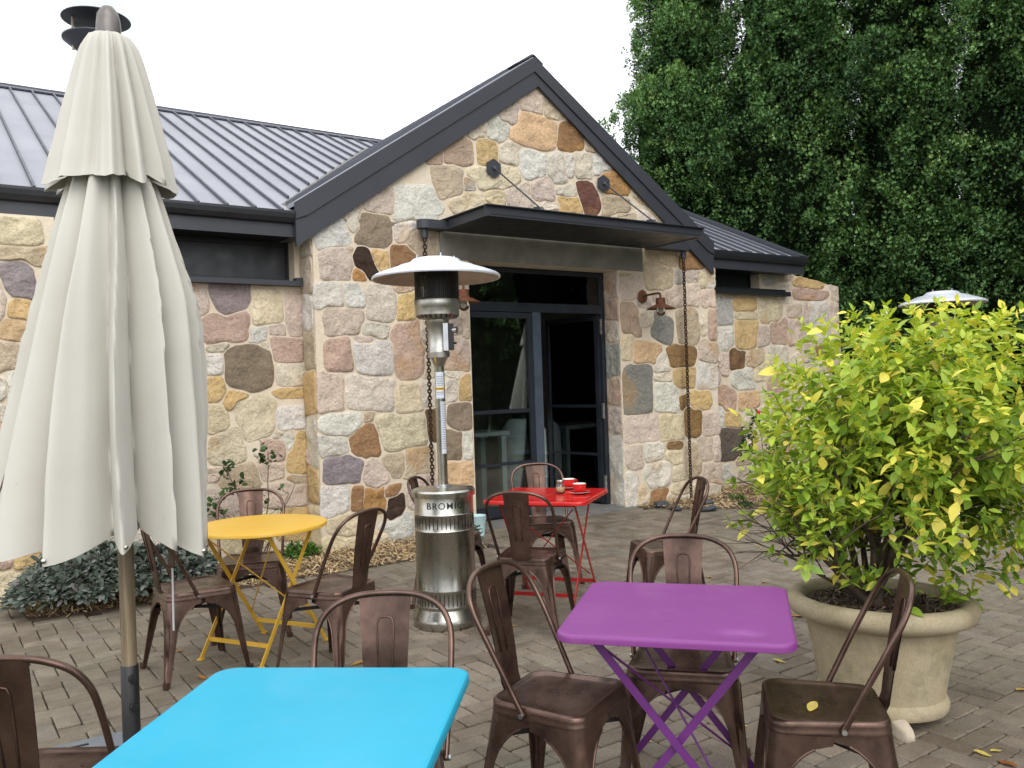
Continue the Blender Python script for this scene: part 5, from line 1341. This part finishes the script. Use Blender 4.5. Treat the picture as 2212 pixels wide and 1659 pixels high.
def rose(base, stems, label, seed, flowers=0):
    q = random.Random(seed); r = empty('rose_bush', base, 0, label, 'bush', 'bare rose bushes against the stone wall'); mb = MB(); cs = []; tipsl = []
    for (dx, dy, h, lf) in stems:
        pts = [Vector((q.uniform(-.03, .03), q.uniform(-.03, .03), 0))]; n = 7
        for k in range(1, n+1): t = k/n; pts.append(Vector((dx*t**1.2+q.gauss(0, .012), dy*t+q.gauss(0, .012), h*t)))
        mb.tube(pts, [.008*(1-.65*k/n) for k in range(n+1)], 5)
        for k in range(2, n+1):
            if q.random() < .75:
                d = Vector((q.gauss(0, 1), q.gauss(0, .6), q.uniform(.1, .9))).normalized()*q.uniform(.06, .16); mb.tube([pts[k], pts[k]+d*.6, pts[k]+d+Z*.02], [.003, .0025, .002], 4)
                if q.random() < lf: cs.append((pts[k]+d, d+Z*.2, .03))
        if lf > .25:
            for _ in range(int(10*lf)): cs.append((pts[-1]+Vector((q.gauss(0, .05), q.gauss(0, .05), q.gauss(-.04, .06))), Vector((q.gauss(0, 1), q.gauss(0, 1), .3)), .02))
        tipsl.append(pts[-1])
    tag(mb.build('stems', 'rose_stem', r, smooth=True), kind='stuff')
    leafmass('foliage', r, cs, 'rose_leaf', .05, .33, 5, q)['kind'] = 'stuff'
    for k in range(flowers):
        mb = MB(); bm = tipsl[k]; mb.lathe([(.001, -.02), (.02, -.01), (.026, .01), (.018, .028), (.001, .024)], 10, bm+Vector((q.gauss(0, .05), -.03, q.gauss(0, .06)))); mb.build('flower', 'rose_red', r, smooth=True)
rb = B(-4.28, .12, 0)
rose(rb, [(.12, -.05, .98, .9), (-.22, 0, .7, .7), (-.1, .05, .62, .5), (.02, -.1, .66, .25), (.25, 0, .6, .1), (-.3, -.1, .5, .4), (.3, .05, .68, .1), (-.45, .0, .55, .5), (-.35, .1, .85, .5), (-.2, -.1, .45, .2)], 'twiggy rose bush against the left wall behind the yellow table', 31)
rp2 = gnd(1662, 1072)
rose(rp2, [(-.22, .0, .82, 1.), (-.12, -.05, .95, 1.), (.02, .0, .72, .5), (-.28, .05, .62, .9), (.14, 0, .55, .3), (.3, 0, .7, .2)], 'young rose bush with dark leaves against the right hand wall', 33, 2)
# slate pieces by the corner
for i, (px, py, w, d, h, lab) in enumerate(((1432, 1097, .10, .07, .045, 'grey slate rock left of the lone chair back, against the wall'), (1462, 1104, .10, .06, .03, 'flat slate piece lying at the paving edge left of the lone chair back'), (1519, 1093, .13, .08, .04, 'upper slate slab right of the lone chair back'), (1530, 1106, .13, .07, .03, 'lower slate slab at the paving edge right of the lone chair back'))):
    g_ = gnd(px, py); rock('slate_rock', (g_.x, g_.y+.05, h*.7), (w, d, h), TH+i, 'slate', lab, 'rock', 10+i*3, 'slate rocks at the foot of the wall', rot=(.1*i, .08))

# ================================================================== FALLEN LEAVES
def fallen(px, py, size, tint, label, z=.004, seed=0, oak=False):
    q = random.Random(seed+50); p = gnd(px, py, z); n = 22; V = []
    for k in range(n):
        a = 2*PI*k/n; rr = (1 if not oak else 1+.28*math.cos(a*6)); x = math.cos(a)*size*.48*rr; y = math.sin(a)*size*rr
        V.append((x*(1-.35*abs(y/size)), y, .15*size*abs(x/size)+.10*size*math.sin(y/size*2)+q.uniform(0, .015)*size))
    V.append((0, 0, 0)); F = [(k, (k+1) % n, n) for k in range(n)]
    me = bpy.data.meshes.new('fallen_leaf'); me.from_pydata(V, [], F); at = me.attributes.new('tint', 'FLOAT', 'FACE'); at.data.foreach_set('value', [tint]*n)
    mn = min(v[2] for v in V); o = link('fallen_leaf', me, 'dry_leaf', None, (p.x, p.y, z-mn*.6), q.uniform(0, 6), smooth=True); tag(o, label, 'leaf', 'fallen autumn leaves'); return o
for i, (px, py, sz, t, lab, oak) in enumerate([
 (1728, 1331, .060, .35, 'large curled orange oak leaf beside the plant pot', True), (437, 1464, .035, .25, 'orange-brown leaf on paving between umbrella pole and blue table', False), (773, 1433, .042, .55, 'golden leaf just beyond the blue table chair', False),
 (388, 1406, .028, .2, 'small russet leaf under the chair beside the umbrella', False), (1105, 1352, .035, .6, 'golden leaf between the heater and the red table chair', False), (1533, 1247, .035, .55, 'tan leaf on open paving behind the purple table', False),
 (1513, 1230, .022, .2, 'tiny brown leaf beyond the purple table', False), (1683, 1428, .035, .9, 'pale yellow leaf right of the purple table edge', False), (2122, 1628, .032, 1., 'bright yellow leaf near the bottom right corner', False), (2151, 1622, .026, 1., 'smaller yellow leaf beside it at the bottom right', False),
 (2176, 1650, .04, .05, 'dark red leaf at the very bottom right', False), (2206, 1490, .035, .6, 'pale leaf at the right edge of the picture', False), (1596, 1580, .03, .95, 'light yellow leaf beneath the purple table, right of its legs', False), (1600, 1567, .028, .95, 'second light yellow leaf beneath the purple table', False),
 (1350, 1571, .03, .8, 'pale leaf on paving between the purple table legs', False), (80, 1315, .06, .1, 'rust red leaf at the edge of the sage bush', True), (1350, 1062, .02, .5, 'tiny leaf on the paving near the door threshold', False), (1400, 1600, .02, .9, 'tiny yellow leaf by the left foot of the purple table', False), (708, 1382, .03, .6, 'golden leaf under the chair on the heater side', False), (1350, 1290, .018, .4, 'tiny leaf by the red table foot', False),
 (1650, 1257, .03, .45, 'tan leaf on open paving left of the plant pot', False), (1310, 1281, .035, .5, 'tan leaf under the far corner of the red table', False)]):
    if i in (16, 19): continue
    fallen(px, py, sz, t, lab, seed=i, oak=oak)
lf_ = fallen(1755, 1527, .035, .95, 'yellow-green leaf lying on the seat of the chair before the pot', z=.455, seed=77)

# ================================================================== CYPRESS TREES
def cypress(cx_, cy_, R_, H, label, seed, n=38000, back=.25, gaps=()):
    g = np.random.default_rng(seed); root = empty('cypress_tree', (cx_, cy_, -.1), 0, label, 'tree', 'tall dark cypress trees behind the building')
    # trunk and core
    mb = MB(); mb.tube([(0, 0, 0), (.03, .02, H*.4), (0, 0, H*.93)], [.2, .14, .03], 10); mb.build('trunk', 'cypress_bark', root, smooth=True)
    to = math.atan2(-cy_, -cx_)
    ph = g.uniform(0, 10, 12)
    def env(th_, z):
        t = z/H; r_ = R_*np.clip(1.02*(1-np.clip(t, 0, 1)**2.2), .02, 1)*np.clip(.78+t*2.2, .78, 1)
        lum = .14*np.sin(4*th_+.35*np.sin(1.3*z+ph[5])*3+ph[0])+.13*np.sin(5*th_-1.1*z+ph[1])+.12*np.sin(3*th_+2.2*z+ph[2])+.08*np.sin(2*th_-3.1*z+ph[3])+.05*np.sin(9*th_+4.3*z+ph[4])
        return r_*(1+lum*.85)
    # boughs: big billows, each made of small clumps of sprays, with deep hollows between them
    nb_ = max(30, int(n/700)); bth = to+np.where(g.random(nb_) < .88, g.uniform(-1.75, 1.75, nb_), g.uniform(-PI, PI, nb_)); bz = H*(g.uniform(.0, .985, nb_)); bsz = g.uniform(.42, .80, nb_)*(1.12-.5*bz/H)
    brd = env(bth, bz)*g.uniform(.80, 1.0, nb_)-bsz*.45; bt = g.normal(0, .15, nb_)
    bc = np.stack([brd*np.cos(bth), brd*np.sin(bth), bz], 1); bo = np.stack([np.cos(bth), np.sin(bth), np.zeros(nb_)], 1)
    nsub = 24; kb = np.repeat(np.arange(nb_), nsub); d1 = g.normal(size=(nb_*nsub, 3))+bo[kb]*.75+np.array([0, 0, .35]); d1 /= np.linalg.norm(d1, axis=1)[:, None]
    scn = bc[kb]+d1*(bsz[kb]*g.uniform(.72, 1.05, nb_*nsub))[:, None]*np.array([1, 1, 1.25]); ssz = g.uniform(.11, .21, nb_*nsub); stt = g.normal(0, .07, nb_*nsub)
    k = g.integers(0, nb_*nsub, n); dirs = g.normal(size=(n, 3))+d1[k]*.9; dirs /= np.linalg.norm(dirs, axis=1)[:, None]; rad = g.random(n)**.4
    p = scn[k]+dirs*(rad*ssz[k])[:, None]*np.array([1, 1, 1.2])
    n2 = int(n*.30); th2 = to+g.uniform(-2.4, 2.4, n2); z2 = g.uniform(.0, .99, n2)*H; r2 = env(th2, z2)*g.uniform(.55, .78, n2)
    p2 = np.stack([r2*np.cos(th2), r2*np.sin(th2), z2], 1)
    t1 = .40+bt[kb[k]]+stt[k]+.12*dirs[:, 2]+.12*d1[k][:, 2]+g.normal(0, .05, n)+.30*np.maximum(0, rad-.6); t2 = .14+g.normal(0, .06, n2)  # sprays facing up painted paler for sky light, outer tips for young growth
    nrm_ = np.vstack([dirs*.55+d1[k]*.8, np.stack([np.cos(th2), np.sin(th2), 0*th2], 1)])
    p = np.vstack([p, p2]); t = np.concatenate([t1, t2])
    for gp, gr_ in gaps:
        q_ = p+np.array([cx_, cy_, -.1]); A = np.array([0, 0, EYE]); dline = np.array(gp)-A; dline = dline/np.linalg.norm(dline); dist = np.linalg.norm(np.cross(q_-A, dline), axis=1)
        keep = np.linalg.norm((q_-np.array(gp))/np.array([gr_, gr_*1.6, gr_*1.2]), axis=1) > g.uniform(.75, 1.15, len(p)); p = p[keep]; t = t[keep]; nrm_ = nrm_[keep]
    m = len(p); outw = p.copy(); outw[:, 2] = 0; outw /= np.maximum(1e-3, np.linalg.norm(outw, axis=1))[:, None]
    axis = outw*g.uniform(.3, 1., m)[:, None]+g.normal(0, .55, (m, 3))+np.array([0, 0, .45]); axis /= np.linalg.norm(axis, axis=1)[:, None]
    sd_ = np.cross(axis, g.normal(size=(m, 3))); sd_ /= np.linalg.norm(sd_, axis=1)[:, None]; nn = np.cross(axis, sd_)
    L = g.uniform(.038, .082, m)
    V = []
    # each spray: three narrow blades fanned in its own plane
    nv = nrm_+outw*.45+np.array([0, 0, .25])+g.normal(0, .18, (m, 3)); nv /= np.linalg.norm(nv, axis=1)[:, None]; NV = []
    for (ang, ln) in ((-.7, .8), (0, 1.), (.7, .8)):
        d = axis*math.cos(ang)+sd_*math.sin(ang); e = -axis*math.sin(ang)+sd_*math.cos(ang)
        V.append(np.stack([p+e*(L*.16)[:, None], p+d*(L*ln)[:, None]-nn*(L*.1)[:, None], p-e*(L*.16)[:, None]], 1).reshape(-1, 3)); NV.append(np.repeat(nv, 3, axis=0))
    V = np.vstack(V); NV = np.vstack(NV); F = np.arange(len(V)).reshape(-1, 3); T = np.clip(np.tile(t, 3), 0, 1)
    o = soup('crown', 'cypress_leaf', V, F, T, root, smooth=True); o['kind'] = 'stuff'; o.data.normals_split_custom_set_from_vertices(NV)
    # inner twig mass
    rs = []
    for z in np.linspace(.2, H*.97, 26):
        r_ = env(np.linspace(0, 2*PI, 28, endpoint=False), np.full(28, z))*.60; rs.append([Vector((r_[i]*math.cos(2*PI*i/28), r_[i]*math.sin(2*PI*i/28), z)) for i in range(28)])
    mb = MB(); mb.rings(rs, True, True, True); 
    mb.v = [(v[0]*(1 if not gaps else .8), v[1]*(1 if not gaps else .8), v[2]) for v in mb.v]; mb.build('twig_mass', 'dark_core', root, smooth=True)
    return root
gp1 = Vector((0, 0, EYE))+ray(1995, 525)*15.2; gp2 = Vector((0, 0, EYE))+ray(2010, 480)*15.2
TR = [(3.85, 18.2, 1.9, 12.2, 'leftmost tall cypress, rising behind the right slope of the gable', 41, ()),
      (5.75, 17.0, 2.0, 14.5, 'second tall cypress from the left, behind the right hand roof', 42, ()),
      (7.5, 16.0, 1.95, 15., 'third cypress from the left, behind the sloping end of the wall', 43, [((gp1.x, gp1.y, gp1.z), .26)]),
      (9.0, 14.9, 1.95, 15., 'fourth cypress from the left, above the lemon tree at the right edge of the picture', 44, [((gp1.x, gp1.y, gp1.z), .26)]),
      (10.2, 14.3, 1.75, 15., 'fifth cypress from the left, standing just outside the right edge', 45, ()),
      (11.6, 12.6, 1.7, 14., 'first of the cypresses added beyond the right edge to darken the door glass', 46, ()),  # trees from here on unseen, added so the door glass mirrors dark foliage
      (12.8, 10.2, 1.7, 14., 'farther cypress added beyond the right edge for its reflection in the door glass', 47, ()),
      (13.6, 7.6, 2.2, 13., 'third cypress added beyond the right edge for its reflection in the door glass', 48, ()),
      (13.6, 4.9, 2.3, 13., 'fourth cypress added beyond the right edge for its reflection in the door glass', 49, ()),
      (13.2, 2.2, 2.3, 13., 'fifth cypress added beyond the right edge for its reflection in the door glass', 50, ()),
      (12.6, -.4, 2.3, 13., 'last cypress of the row, added out of view to darken the door glass', 51, ())]
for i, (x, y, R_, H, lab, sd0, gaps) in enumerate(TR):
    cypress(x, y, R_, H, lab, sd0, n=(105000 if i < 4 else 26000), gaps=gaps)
print('objects', len(bpy.data.objects), 'stones', sum(len(x) for x in (f_stones, jr, lr, l_st, r_st, b_st)), [len(x) for x in (f_stones, jr, lr, l_st, r_st, b_st)], 'leaves', len(leaves), 'pavers', len(cands), len(vis))
